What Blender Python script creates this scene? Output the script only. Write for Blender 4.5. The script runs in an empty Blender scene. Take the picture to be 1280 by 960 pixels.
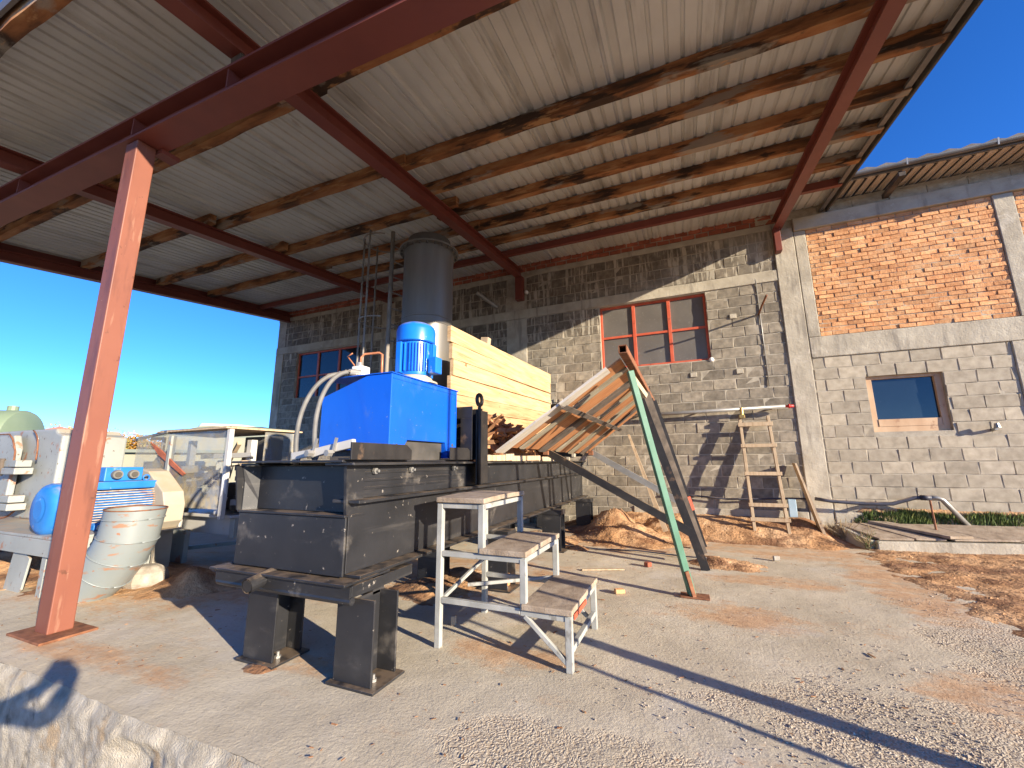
import bpy, bmesh, math, random
from mathutils import Vector, Matrix, noise
R = random.Random(7)
V = Vector
sc = bpy.context.scene
COL = sc.collection

# ------------------------------------------------------------------ camera
yaw, pit, rol = math.radians(22.7466), math.radians(10.6678), math.radians(-0.43)
f = V((-math.sin(yaw)*math.cos(pit), math.cos(yaw)*math.cos(pit), math.sin(pit)))
r0 = V((math.cos(yaw), math.sin(yaw), 0)); u0 = r0.cross(f)
rr = r0*math.cos(rol)+u0*math.sin(rol); uu = u0*math.cos(rol)-r0*math.sin(rol)
cam = bpy.data.cameras.new('camera'); camo = bpy.data.objects.new('camera', cam); COL.objects.link(camo)
m = Matrix((rr, uu, -f)).transposed().to_4x4(); m.translation = V((0, 0, 1)); camo.matrix_world = m
cam.sensor_width = 36; cam.sensor_fit = 'HORIZONTAL'; cam.lens = 513.46/1280*36
cam.clip_start = 0.03; cam.clip_end = 5000
sc.camera = camo

# ------------------------------------------------------------------ light
SUN = V((-0.939, 0.343, -0.262)).normalized()      # the way the light travels
elev = math.asin(-SUN.z)
w = bpy.data.worlds.new('World'); sc.world = w; w.use_nodes = True
nt = w.node_tree; nt.nodes.clear()
sky = nt.nodes.new('ShaderNodeTexSky'); sky.sky_type = 'NISHITA'; sky.sun_disc = False
sky.sun_elevation = elev
sky.sun_rotation = math.atan2(-SUN.x, -SUN.y)
sky.altitude = 900; sky.air_density = .6; sky.dust_density = 0; sky.ozone_density = 4.5
hs_ = nt.nodes.new('ShaderNodeHueSaturation'); hs_.inputs['Saturation'].default_value = 1.14; hs_.inputs['Hue'].default_value = .508; nt.links.new(sky.outputs[0], hs_.inputs['Color'])
bg = nt.nodes.new('ShaderNodeBackground'); bg.inputs['Strength'].default_value = 0.15
wo = nt.nodes.new('ShaderNodeOutputWorld')
nt.links.new(hs_.outputs[0], bg.inputs['Color']); nt.links.new(bg.outputs[0], wo.inputs[0])
sl = bpy.data.lights.new('sun', 'SUN'); sl.energy = 5.0; sl.angle = math.radians(0.5); sl.color = (1.0, 0.86, 0.67)
so = bpy.data.objects.new('sun', sl); COL.objects.link(so)
so.rotation_euler = SUN.to_track_quat('-Z', 'Y').to_euler(); so.location = (20, -10, 12)
sc.view_settings.view_transform = 'Standard'; sc.view_settings.look = 'None'
sc.view_settings.gamma = 1; sc.view_settings.exposure = 1.35
sc.cycles.max_bounces = 8; sc.cycles.diffuse_bounces = 5

# ------------------------------------------------------------------ materials
def ramp(nt, stops):
    n = nt.nodes.new('ShaderNodeValToRGB'); cr = n.color_ramp
    while len(cr.elements) > 1: cr.elements.remove(cr.elements[-1])
    for i, (p, c) in enumerate(stops):
        e = cr.elements[0] if i == 0 else cr.elements.new(p)
        e.position = p; e.color = (c[0], c[1], c[2], 1)
    return n
def noi(nt, vec, scale, detail=5, rough=.55, dist=0):
    n = nt.nodes.new('ShaderNodeTexNoise'); n.inputs['Scale'].default_value = scale
    n.inputs['Detail'].default_value = detail; n.inputs['Roughness'].default_value = rough
    n.inputs['Distortion'].default_value = dist
    nt.links.new(vec, n.inputs['Vector']); return n.outputs['Fac']
def mp(nt, vec, s=(1, 1, 1), loc=(0, 0, 0)):
    n = nt.nodes.new('ShaderNodeMapping'); n.inputs['Scale'].default_value = s; n.inputs['Location'].default_value = loc
    nt.links.new(vec, n.inputs['Vector']); return n.outputs[0]
def mr(nt, v, a, b, c=0., d=1.):
    n = nt.nodes.new('ShaderNodeMapRange'); n.interpolation_type = 'SMOOTHSTEP'
    nt.links.new(v, n.inputs[0])
    for i, x in enumerate((a, b, c, d)): n.inputs[i+1].default_value = x
    return n.outputs[0]
def mth(nt, op, a, b=None):
    n = nt.nodes.new('ShaderNodeMath'); n.operation = op
    for i, x in enumerate((a, b)):
        if x is None: continue
        if isinstance(x, (int, float)): n.inputs[i].default_value = x
        else: nt.links.new(x, n.inputs[i])
    return n.outputs[0]
def mix(nt, fac, a, b, blend='MIX'):
    n = nt.nodes.new('ShaderNodeMix'); n.data_type = 'RGBA'; n.blend_type = blend
    for k, x in ((0, fac), (6, a), (7, b)):
        if isinstance(x, (int, float)): n.inputs[k].default_value = x
        elif isinstance(x, tuple): n.inputs[k].default_value = (x[0], x[1], x[2], 1)
        else: nt.links.new(x, n.inputs[k])
    return n.outputs[2]
def pm(name, stops, scale=6, rough=.75, bump=.3, bscale=80, bdist=.004, metal=0, stretch=(1, 1, 1), coord='pos', rnd=0.,
       stains=(), dust=0., spec=.4, detail=6, dustcol=(.42, .30, .19), trans=0, alpha=1, coat=0, rbump=None):
    M = bpy.data.materials.new(name); M.use_nodes = True; nt = M.node_tree
    b = nt.nodes['Principled BSDF']
    geo = nt.nodes.new('ShaderNodeNewGeometry'); tc = nt.nodes.new('ShaderNodeTexCoord')
    src = geo.outputs['Position'] if coord == 'pos' else tc.outputs['Object']
    vec = mp(nt, src, stretch)
    if coord != 'pos':
        oi0 = nt.nodes.new('ShaderNodeObjectInfo')
        va = nt.nodes.new('ShaderNodeVectorMath'); va.operation = 'ADD'
        cx = nt.nodes.new('ShaderNodeCombineXYZ')
        r1 = mth(nt, 'MULTIPLY', oi0.outputs['Random'], 37.); 
        nt.links.new(r1, cx.inputs[0]); nt.links.new(r1, cx.inputs[2])
        nt.links.new(vec, va.inputs[0]); nt.links.new(cx.outputs[0], va.inputs[1]); vec = va.outputs[0]
    base = ramp(nt, stops); nt.links.new(noi(nt, vec, scale, detail), base.inputs[0]); c = base.outputs[0]
    for i, (sc_, ss, lo, hi, st, sst) in enumerate(stains):
        v2 = mp(nt, src, sst, (i*3.7+1.3, i*5.1, i*2.3))
        c = mix(nt, mth(nt, 'MULTIPLY', mr(nt, noi(nt, v2, ss, 6, .6), lo, hi), st), c, sc_)
    if rnd:
        oi = nt.nodes.new('ShaderNodeObjectInfo'); at = nt.nodes.new('ShaderNodeAttribute'); at.attribute_name = 'tone'
        r_ = mth(nt, 'FRACT', mth(nt, 'ADD', oi.outputs['Random'], at.outputs['Fac']))
        g = mth(nt, 'ADD', mth(nt, 'MULTIPLY', r_, 2*rnd), 1-rnd)
        hs = nt.nodes.new('ShaderNodeHueSaturation'); nt.links.new(g, hs.inputs['Value']); nt.links.new(c, hs.inputs['Color']); c = hs.outputs[0]
    if dust:
        sx = nt.nodes.new('ShaderNodeSeparateXYZ'); nt.links.new(geo.outputs['Normal'], sx.inputs[0])
        k = mth(nt, 'MULTIPLY', mr(nt, sx.outputs[2], .4, .9), mr(nt, noi(nt, src, 9, 6), .35, .6))
        c = mix(nt, mth(nt, 'MULTIPLY', k, dust), c, dustcol)
    nt.links.new(c, b.inputs['Base Color'])
    b.inputs['Roughness'].default_value = rough; b.inputs['Metallic'].default_value = metal
    b.inputs['Specular IOR Level'].default_value = spec
    if coat: b.inputs['Coat Weight'].default_value = coat; b.inputs['Coat Roughness'].default_value = .15
    if trans: b.inputs['Transmission Weight'].default_value = trans
    if alpha < 1: b.inputs['Alpha'].default_value = alpha
    if bump:
        bn = nt.nodes.new('ShaderNodeBump'); bn.inputs['Strength'].default_value = bump; bn.inputs['Distance'].default_value = bdist
        h = noi(nt, vec, bscale, 4, .6)
        if rbump: h = mth(nt, 'ADD', h, mth(nt, 'MULTIPLY', noi(nt, vec, rbump, 3), 2.))
        nt.links.new(h, bn.inputs['Height']); nt.links.new(bn.outputs[0], b.inputs['Normal'])
    return M
one = (1, 1, 1)
M = {}
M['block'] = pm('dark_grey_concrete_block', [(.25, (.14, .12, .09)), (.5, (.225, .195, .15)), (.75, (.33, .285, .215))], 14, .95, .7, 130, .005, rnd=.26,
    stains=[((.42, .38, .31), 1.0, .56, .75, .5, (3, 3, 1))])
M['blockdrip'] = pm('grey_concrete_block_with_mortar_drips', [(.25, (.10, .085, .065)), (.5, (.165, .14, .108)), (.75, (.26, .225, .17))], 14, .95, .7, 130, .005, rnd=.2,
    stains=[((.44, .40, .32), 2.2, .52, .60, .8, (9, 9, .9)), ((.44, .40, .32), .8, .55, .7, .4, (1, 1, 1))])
M['blocklight'] = pm('light_grey_concrete_block', [(.25, (.27, .235, .175)), (.5, (.38, .33, .25)), (.75, (.46, .41, .315))], 12, .95, .8, 120, .005, rnd=.15,
    stains=[((.20, .18, .15), 1.3, .58, .72, .6, one)])
M['mortar'] = pm('rough_light_mortar', [(.3, (.27, .24, .19)), (.6, (.40, .36, .285))], 9, .95, .8, 70, .006)
M['concrete'] = pm('board_cast_concrete', [(.3, (.30, .265, .205)), (.5, (.39, .35, .275)), (.7, (.46, .42, .335))], 3.5, .92, .6, 60, .006, rbump=12,
    stains=[((.17, .15, .125), 2.0, .56, .70, .6, (4, 4, .5)), ((.52, .48, .40), 4, .6, .68, .5, one)])
M['brick'] = pm('orange_clay_brick', [(.3, (.49, .225, .095)), (.5, (.59, .30, .135)), (.75, (.66, .40, .21))], 9, .9, .6, 90, .005, rnd=.18, rbump=30)
M['redbrick'] = pm('dull_red_brick', [(.3, (.22, .06, .03)), (.6, (.36, .11, .06))], 9, .9, .6, 90, .005, rnd=.2)
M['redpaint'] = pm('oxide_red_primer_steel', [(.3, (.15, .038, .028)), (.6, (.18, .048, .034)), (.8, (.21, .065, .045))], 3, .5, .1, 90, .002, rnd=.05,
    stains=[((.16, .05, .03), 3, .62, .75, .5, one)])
M['redpaintlit'] = pm('oxide_red_steel_sunlit_copy', [(.3, (.185, .062, .038)), (.7, (.225, .08, .048))], 2, .55, .12, 70, .002,  # sunlit copy of the canopy red, its lit tone put into the colour
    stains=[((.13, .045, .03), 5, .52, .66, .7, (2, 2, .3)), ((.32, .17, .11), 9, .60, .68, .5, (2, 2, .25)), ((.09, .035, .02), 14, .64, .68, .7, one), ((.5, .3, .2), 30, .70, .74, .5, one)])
M['windowred'] = pm('bright_red_window_paint', [(.3, (.42, .07, .035)), (.7, (.55, .12, .06))], 8, .5, .2, 60, .002, stains=[((.15, .06, .04), 12, .6, .7, .6, one)])
M['timber'] = pm('weathered_roof_timber', [(.28, (.035, .022, .014)), (.40, (.13, .055, .022)), (.52, (.30, .125, .045)), (.66, (.40, .21, .09)), (.8, (.26, .21, .15))], 3.2, .85, .6, 30, .006,
    stretch=(.55, 2.2, 2.2), coord='pos', rnd=.12, stains=[((.03, .02, .014), 2.3, .53, .60, .9, (.8, 1.2, 3)), ((.30, .27, .22), 1.8, .55, .62, .75, (.8, 1.2, 3)), ((.50, .28, .12), 3.2, .58, .64, .6, (.8, 2, 5))])
M['sheet'] = pm('galvanised_roof_sheet', [(.3, (.50, .51, .49)), (.7, (.62, .63, .60))], 1.3, .5, .05, 60, .002, metal=.15, rnd=.07, spec=.4,
    stains=[((.26, .24, .20), 2.0, .52, .70, .55, (3, .4, 1)), ((.30, .20, .12), 6, .66, .72, .5, (2, .5, 1))])
M['gutter'] = pm('grey_gutter', [(.3, (.10, .10, .10)), (.7, (.16, .155, .15))], 5, .45, .1, 60, .002, metal=.3)
M['tile'] = pm('fibre_roof_tile', [(.3, (.10, .085, .075)), (.7, (.18, .155, .135))], 7, .9, .5, 60, .004)
M['soffit'] = pm('pale_soffit_sheet', [(.3, (.42, .36, .29)), (.7, (.55, .48, .39))], 4, .7, .1, 60, .002)
M['black'] = pm('scuffed_black_machine_paint', [(.3, (.012, .0125, .014)), (.6, (.022, .022, .024)), (.8, (.04, .039, .039))], 4, .42, .12, 70, .002, dust=.35, spec=.5,
    stains=[((.17, .15, .125), 3.5, .585, .69, .5, (1, 1, 1)), ((.35, .31, .26), 26, .66, .72, .7, (1, 1, 1)), ((.12, .11, .10), 1.6, .55, .8, .5, (3, .6, 7))])
M['blackplain'] = pm('black_steel', [(.3, (.012, .011, .011)), (.7, (.028, .025, .023))], 9, .5, .2, 60, .002, dust=.4,
    stains=[((.16, .10, .06), 6, .6, .7, .6, one)])
M['blue'] = pm('glossy_blue_tank_paint', [(.3, (.001, .085, .54)), (.7, (.003, .10, .60))], 2, .32, .03, 30, .001, dust=.9, spec=.5, coat=.3,
    stains=[((.10, .17, .36), 7, .56, .70, .30, (1, 1, .6)), ((.0, .05, .36), 3, .55, .68, .35, (1, 1, .5)), ((.3, .3, .3), 34, .68, .71, .6, (1, 1, 2))])
M['bluemotor'] = pm('blue_motor_paint', [(.3, (.003, .13, .60)), (.7, (.01, .17, .68))], 5, .32, .05, 50, .001, dust=.55, spec=.5, coat=.3,
    stains=[((.4, .42, .45), 16, .66, .70, .5, one)])
M['bluepale'] = pm('sunbleached_blue_motor_paint', [(.3, (.01, .14, .46)), (.7, (.03, .20, .55))], 5, .4, .08, 50, .001, dust=.6,
    stains=[((.35, .38, .40), 13, .62, .68, .5, one)])
M['finrust'] = pm('dusty_rusty_motor_fin', [(.3, (.30, .22, .17)), (.6, (.50, .46, .42))], 20, .8, .2, 80, .002, stains=[((.35, .14, .06), 7, .52, .60, .7, one)])
M['greyequip'] = pm('pale_grey_machine_paint', [(.3, (.24, .255, .24)), (.6, (.30, .315, .295)), (.8, (.34, .35, .33))], 2.5, .5, .12, 50, .002, dust=.6,
    stains=[((.30, .12, .05), 9, .60, .66, .8, one), ((.42, .36, .27), 3, .56, .68, .5, (1, 1, .4)), ((.10, .06, .04), 22, .64, .67, .8, one)])
M['duct'] = pm('pale_grey_duct_with_rust', [(.3, (.20, .23, .235)), (.7, (.25, .275, .275))], 3, .42, .06, 50, .002, metal=.1,
    stains=[((.30, .15, .08), 6, .575, .64, .85, (.8, .8, 2.6)), ((.30, .12, .05), 20, .66, .70, .8, one)])
M['cream'] = pm('cream_dusty_paint', [(.3, (.33, .29, .225)), (.7, (.40, .36, .285))], 4, .6, .1, 50, .002, dust=.5)
M['whitepaint'] = pm('white_machine_paint', [(.3, (.42, .41, .38)), (.7, (.50, .49, .455))], 4, .45, .08, 50, .002, dust=.4, stains=[((.40, .30, .2), 12, .64, .7, .5, one)])
M['stoolsteel'] = pm('chipped_white_painted_steel', [(.3, (.26, .265, .245)), (.6, (.36, .36, .33)), (.8, (.43, .42, .39))], 10, .5, .2, 60, .002,
    stains=[((.16, .15, .13), 14, .60, .67, .7, (1, 1, .5)), ((.35, .22, .10), 9, .66, .70, .7, one)])
M['chipboard'] = pm('weathered_chipboard', [(.3, (.22, .165, .115)), (.5, (.32, .25, .18)), (.75, (.40, .33, .25))], 12, .9, .6, 120, .003, coord='obj', rbump=30, rnd=.06)
M['flue'] = pm('dull_stainless_flue', [(.3, (.14, .13, .115)), (.7, (.21, .195, .17))], 1.4, .42, .06, 60, .002, metal=.35, stretch=(4, 4, .5),
    stains=[((.17, .15, .13), 3, .56, .7, .5, (2, 2, .4))])
M['fluedark'] = pm('dark_flue_top_and_shade_fill', [(.3, (.04, .038, .033)), (.7, (.09, .08, .07))], 5, .7, .1, 50, .002)  # dark flue top, also colours the sheets and fillers standing for shade
M['pine'] = pm('fresh_sawn_pine', [(.25, (.36, .22, .10)), (.45, (.47, .31, .16)), (.6, (.53, .37, .205)), (.8, (.40, .255, .125))], 5, .8, .35, 22, .004, stretch=(3, .35, 6), rnd=.14,
    stains=[((.30, .16, .07), 5, .56, .64, .6, (2, .35, 7)), ((.20, .09, .035), 8, .665, .70, .9, (1, .7, 1.4)), ((.40, .34, .26), 1.6, .55, .7, .5, (1, .6, 4))])
M['pineobj'] = pm('sawn_pine_board', [(.25, (.32, .22, .13)), (.5, (.45, .34, .22)), (.8, (.52, .41, .28))], 5, .85, .35, 22, .004, stretch=(6, 6, .5), rnd=.12,
    stains=[((.25, .17, .10), 6, .6, .68, .5, (4, 4, 1))])
M['offcut'] = pm('broken_brown_wood_offcut', [(.3, (.17, .075, .035)), (.5, (.34, .17, .08)), (.75, (.50, .29, .14))], 9, .85, .4, 40, .004, coord='obj', rnd=.4)
M['rustwood'] = pm('orange_brown_chute_board', [(.25, (.17, .065, .025)), (.45, (.36, .15, .055)), (.62, (.44, .20, .08)), (.8, (.30, .17, .09))], 6, .85, .4, 30, .004, coord='obj', stretch=(.5, 3, 3), rnd=.16,
    stains=[((.10, .06, .035), 3, .60, .68, .7, (.7, 4, 4)), ((.33, .30, .22), 4, .62, .68, .8, (.6, 5, 5))])
M['greywood'] = pm('grey_weathered_chute_board', [(.3, (.17, .15, .10)), (.55, (.28, .25, .18)), (.8, (.36, .33, .26))], 8, .85, .4, 30, .004, coord='obj', stretch=(.5, 3, 3), rnd=.1,
    stains=[((.30, .15, .07), 4, .58, .66, .8, (.7, 5, 5))])
M['palewood'] = pm('pale_grey_edge_plank', [(.3, (.42, .37, .30)), (.7, (.60, .55, .47))], 7, .8, .3, 30, .004, coord='obj', stretch=(.5, 3, 3),
    stains=[((.35, .20, .12), 8, .62, .68, .6, one)])
M['barkwood'] = pm('weathered_grey_brown_beam', [(.3, (.05, .04, .033)), (.7, (.14, .11, .085))], 8, .9, .5, 40, .005, coord='obj', rnd=.1)
M['green'] = pm('mint_green_painted_tube', [(.3, (.055, .155, .095)), (.7, (.09, .21, .14))], 6, .5, .1, 50, .002,
    stains=[((.30, .13, .06), 4, .66, .69, .9, (1, 1, .5)), ((.55, .60, .55), 12, .66, .70, .4, one)])
M['rust'] = pm('rusty_steel', [(.3, (.12, .045, .02)), (.7, (.28, .12, .06))], 20, .85, .4, 80, .003)
M['galv'] = pm('grey_galvanised_pipe', [(.3, (.22, .215, .20)), (.7, (.32, .31, .29))], 9, .4, .08, 50, .001, metal=.4)
M['hose'] = pm('grey_rubber_hose', [(.3, (.10, .098, .09)), (.7, (.17, .165, .15))], 10, .6, .2, 120, .001, dust=.3)
M['copper'] = pm('copper_orange_pipe', [(.3, (.42, .15, .07)), (.7, (.60, .26, .13))], 9, .4, .05, 60, .001, metal=.2)
M['whiteplastic'] = pm('white_plastic', [(.3, (.66, .64, .60)), (.7, (.78, .77, .73))], 9, .4, .05, 60, .001)
M['brass'] = pm('brass_valve', [(.3, (.30, .19, .06)), (.7, (.50, .35, .13))], 15, .4, .1, 60, .001, metal=.7)
M['valvered'] = pm('red_valve_cap', [(.3, (.50, .02, .02)), (.7, (.60, .04, .03))], 9, .4, .05, 60, .001)
M['bluepipe'] = pm('dark_blue_water_hose', [(.3, (.02, .022, .035)), (.7, (.06, .065, .09))], 8, .5, .05, 60, .001, dust=.4)
M['bluebox'] = pm('grey_blue_plastic_box', [(.3, (.26, .36, .42)), (.7, (.34, .44, .50))], 8, .6, .05, 60, .001)
M['tarp'] = pm('dusty_brown_tarp', [(.3, (.30, .24, .17)), (.7, (.50, .42, .32))], 12, .9, .3, 40, .004)
M['stone'] = pm('rough_stone', [(.3, (.22, .19, .15)), (.7, (.42, .38, .32))], 14, .9, .7, 60, .006)
M['tankgreen'] = pm('pale_green_tank_paint', [(.3, (.15, .20, .12)), (.7, (.19, .24, .15))], .8, .5, .05, 20, .001)
M['hallwall'] = pm('beige_hall_render', [(.3, (.22, .215, .16)), (.7, (.28, .27, .20))], .6, .9, .1, 10, .004)
M['darkroof'] = pm('grey_green_roof_sheeting', [(.3, (.13, .15, .12)), (.7, (.20, .22, .18))], .8, .8, .1, 10, .004)
M['creamroof'] = pm('cream_roof_ridge', [(.3, (.60, .53, .40)), (.7, (.68, .61, .47))], .8, .8, .1, 10, .004)
M['tileroof'] = pm('red_tile_roof', [(.3, (.20, .10, .07)), (.7, (.28, .15, .11))], 2, .8, .1, 10, .004)
M['woodframe'] = pm('unpainted_pine_window_frame', [(.3, (.42, .26, .15)), (.6, (.54, .37, .23)), (.8, (.60, .45, .30))], 6, .75, .2, 40, .002, stretch=(1, 1, .4),
    stains=[((.28, .14, .08), 8, .6, .68, .6, one)])
def glass(name, col, rough, dirt, dcol):
    m_ = pm(name, [(.3, col), (.7, tuple(x*1.3 for x in col))], 3, rough, 0, spec=.6, stains=[(dcol, 30, .60, .70, dirt, one), (dcol, 2.5, .45, .8, dirt*.5, (1, 1, .5))])
    return m_
M['paneold'] = glass('dusty_dark_window_pane', (.11, .10, .088), .35, .4, (.26, .24, .20))
M['pane'] = glass('clean_dark_window_pane', (.012, .02, .03), .04, .05, (.15, .15, .15))
def acrylic():
    m_ = bpy.data.materials.new('dusty_clear_acrylic'); m_.use_nodes = True; nt = m_.node_tree; nt.nodes.clear()
    o = nt.nodes.new('ShaderNodeOutputMaterial'); mx = nt.nodes.new('ShaderNodeMixShader')
    tr = nt.nodes.new('ShaderNodeBsdfTransparent'); tr.inputs[0].default_value = (.90, .91, .92, 1)
    pb = nt.nodes.new('ShaderNodeBsdfPrincipled'); pb.inputs['Roughness'].default_value = .12
    geo = nt.nodes.new('ShaderNodeNewGeometry')
    sx = nt.nodes.new('ShaderNodeSeparateXYZ'); nt.links.new(geo.outputs['Position'], sx.inputs[0])
    n = noi(nt, geo.outputs['Position'], 7, 6)
    lowd = mr(nt, sx.outputs[2], .95, .55)
    c = ramp(nt, [(.4, (.34, .36, .38)), (.6, (.48, .42, .30))]); nt.links.new(noi(nt, geo.outputs['Position'], 12), c.inputs[0])
    nt.links.new(c.outputs[0], pb.inputs['Base Color'])
    fac = mth(nt, 'ADD', mth(nt, 'MULTIPLY', mth(nt, 'MULTIPLY', lowd, mr(nt, n, .36, .56)), .75), mth(nt, 'ADD', .27, mth(nt, 'MULTIPLY', mr(nt, n, .5, .7), .18)))
    nt.links.new(fac, mx.inputs[0]); nt.links.new(tr.outputs[0], mx.inputs[1]); nt.links.new(pb.outputs[0], mx.inputs[2]); nt.links.new(mx.outputs[0], o.inputs[0])
    return m_
M['acrylic'] = acrylic()

# ------------------------------------------------------------------ helpers
WL = {}                                   # world location of every object made here
def link(o): COL.objects.link(o); return o
def tag(o, label=None, cat=None, group=None, kind=None):
    if label: o['label'] = label
    if cat: o['category'] = cat
    if group: o['group'] = group
    if kind: o['kind'] = kind
    return o
def thing(name, loc, label, cat, group=None):
    o = link(bpy.data.objects.new(name, None)); o.location = loc; o.empty_display_size = .1
    WL[o] = V(loc); return tag(o, label, cat, group)
def frame(d, up=V((0, 0, 1))):
    d = d.normalized()
    if abs(d.dot(up)) > .98: up = V((0, 1, 0))
    s = d.cross(up).normalized(); return d, s, s.cross(d)
class MB:
    def __init__(s): s.v = []; s.f = []; s.t = []
    def add(s, vs, fs, tone=0.):
        n = len(s.v); s.v += [V(p) for p in vs]; s.f += [tuple(i+n for i in q) for q in fs]; s.t += [tone]*len(fs); return s
    def box(s, x0, x1, y0, y1, z0, z1, tone=0.):
        return s.add([(x, y, z) for x in (x0, x1) for y in (y0, y1) for z in (z0, z1)],
                     [(0, 1, 3, 2), (4, 6, 7, 5), (0, 4, 5, 1), (2, 3, 7, 6), (0, 2, 6, 4), (1, 5, 7, 3)], tone)
    def sweep(s, prof, p0, p1, up=V((0, 0, 1)), tone=0.):
        p0, p1 = V(p0), V(p1); d, a, b = frame(p1-p0, V(up)); n = len(prof)
        vs = [p+a*x+b*y for p in (p0, p1) for x, y in prof]
        fs = [(i, (i+1) % n, n+(i+1) % n, n+i) for i in range(n)] + [tuple(range(n))[::-1], tuple(range(n, 2*n))]
        return s.add(vs, fs, tone)
    def bar(s, p0, p1, w, h=None, up=(0, 0, 1), tone=0.):
        h = h or w; return s.sweep([(-w/2, -h/2), (w/2, -h/2), (w/2, h/2), (-w/2, h/2)], p0, p1, up, tone)
    def ibeam(s, p0, p1, w, h, tw=.012, tf=.016, up=(0, 0, 1)):
        W, H = w/2, h/2
        return s.sweep([(-W, -H), (W, -H), (W, -H+tf), (tw/2, -H+tf), (tw/2, H-tf), (W, H-tf), (W, H), (-W, H), (-W, H-tf), (-tw/2, H-tf), (-tw/2, -H+tf), (-W, -H+tf)], p0, p1, up)
    def tube(s, pts, r, n=12, tone=0., caps=True):
        pts = [V(p) for p in pts]; k = len(pts); vs = []; d0 = None; a = None
        rs = r if isinstance(r, (list, tuple)) else [r]*k
        for i, p in enumerate(pts):
            d = (pts[min(i+1, k-1)]-pts[max(i-1, 0)]).normalized()
            if a is None: _, a, b = frame(d)
            else:
                a = (a-d*a.dot(d)).normalized(); b = a.cross(d) if False else d.cross(a)
            b = d.cross(a)
            vs += [p+(a*math.cos(2*math.pi*j/n)+b*math.sin(2*math.pi*j/n))*rs[i] for j in range(n)]
        fs = [(i*n+j, i*n+(j+1) % n, (i+1)*n+(j+1) % n, (i+1)*n+j) for i in range(k-1) for j in range(n)]
        if caps: fs += [tuple(range(n))[::-1], tuple(range((k-1)*n, k*n))]
        return s.add(vs, fs, tone)
    def poly(s, pts, ex, tone=0.):
        ex = V(ex); n = len(pts); pts = [V(p) for p in pts]
        return s.add(pts+[p+ex for p in pts], [(i, (i+1) % n, n+(i+1) % n, n+i) for i in range(n)]+[tuple(range(n))[::-1], tuple(range(n, 2*n))], tone)
    def lathe(s, c, prof, n=24, axis=(0, 0, 1)):
        d, a, b = frame(V(axis)); c = V(c); vs = []
        for h, r in prof: vs += [c+d*h+(a*math.cos(2*math.pi*j/n)+b*math.sin(2*math.pi*j/n))*r for j in range(n)]
        k = len(prof)
        return s.add(vs, [(i*n+j, i*n+(j+1) % n, (i+1)*n+(j+1) % n, (i+1)*n+j) for i in range(k-1) for j in range(n)]+[tuple(range(n))[::-1], tuple(range((k-1)*n, k*n))])
    def mesh(s, name, mat, off=V((0, 0, 0)), smooth=False):
        me = bpy.data.meshes.new(name); me.from_pydata([p-off for p in s.v], [], s.f); me.materials.append(mat)
        if any(s.t): a = me.attributes.new('tone', 'FLOAT', 'FACE'); a.data.foreach_set('value', s.t)
        bm = bmesh.new(); bm.from_mesh(me); bmesh.ops.recalc_face_normals(bm, faces=bm.faces); bm.to_mesh(me); bm.free()
        if smooth: me.shade_smooth()
        return me
    def build(s, name, mat, parent=None, smooth=False, bevel=0, loc=None, auto=None):
        org = V(loc) if loc is not None else (sum(s.v, V((0, 0, 0)))/max(1, len(s.v)) if parent is None else V(WL[parent]))
        me = s.mesh(name, M[mat] if isinstance(mat, str) else mat, org, smooth or auto is not None)
        o = link(bpy.data.objects.new(name, me)); WL[o] = org
        if parent: o.parent = parent; o.location = org-WL[parent]
        else: o.location = org
        if auto is not None:
            for e in me.edges: pass
            bm = bmesh.new(); bm.from_mesh(me)
            for e in bm.edges:
                if len(e.link_faces) != 2 or e.calc_face_angle(3.) > math.radians(auto): e.smooth = False
            bm.to_mesh(me); bm.free()
        if bevel:
            b = o.modifiers.new('bevel', 'BEVEL'); b.width = bevel; b.segments = 2; b.limit_method = 'ANGLE'; b.angle_limit = math.radians(40); b.use_clamp_overlap = True
        return o
def put(name, me, parent, loc, rot=(0, 0, 0), scale=(1, 1, 1)):
    o = link(bpy.data.objects.new(name, me)); loc = V(loc); WL[o] = loc
    if parent: o.parent = parent; loc = loc-WL[parent]
    o.location = loc; o.rotation_euler = rot; o.scale = scale; return o
def circ(c, r, n, a, b, a0=0, a1=2*math.pi):
    c, a, b = V(c), V(a), V(b); return [c+(a*math.cos(a0+(a1-a0)*i/n)+b*math.sin(a0+(a1-a0)*i/n))*r for i in range(n+1)]
def bez(p0, p1, p2, p3, n=16):
    P = [V(p) for p in (p0, p1, p2, p3)]
    return [P[0]*(1-t)**3+P[1]*3*t*(1-t)**2+P[2]*3*t*t*(1-t)+P[3]*t**3 for t in [i/n for i in range(n+1)]]
def fbm(x, y, z=0, o=4):
    s, a = 0, 1
    for _ in range(o): s += a*noise.noise(V((x, y, z))); x *= 2.03; y *= 2.03; z *= 2.03; a *= .5
    return s
def sst(x, a, b):
    t = max(0, min(1, (x-a)/(b-a))); return t*t*(3-2*t)

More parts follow.
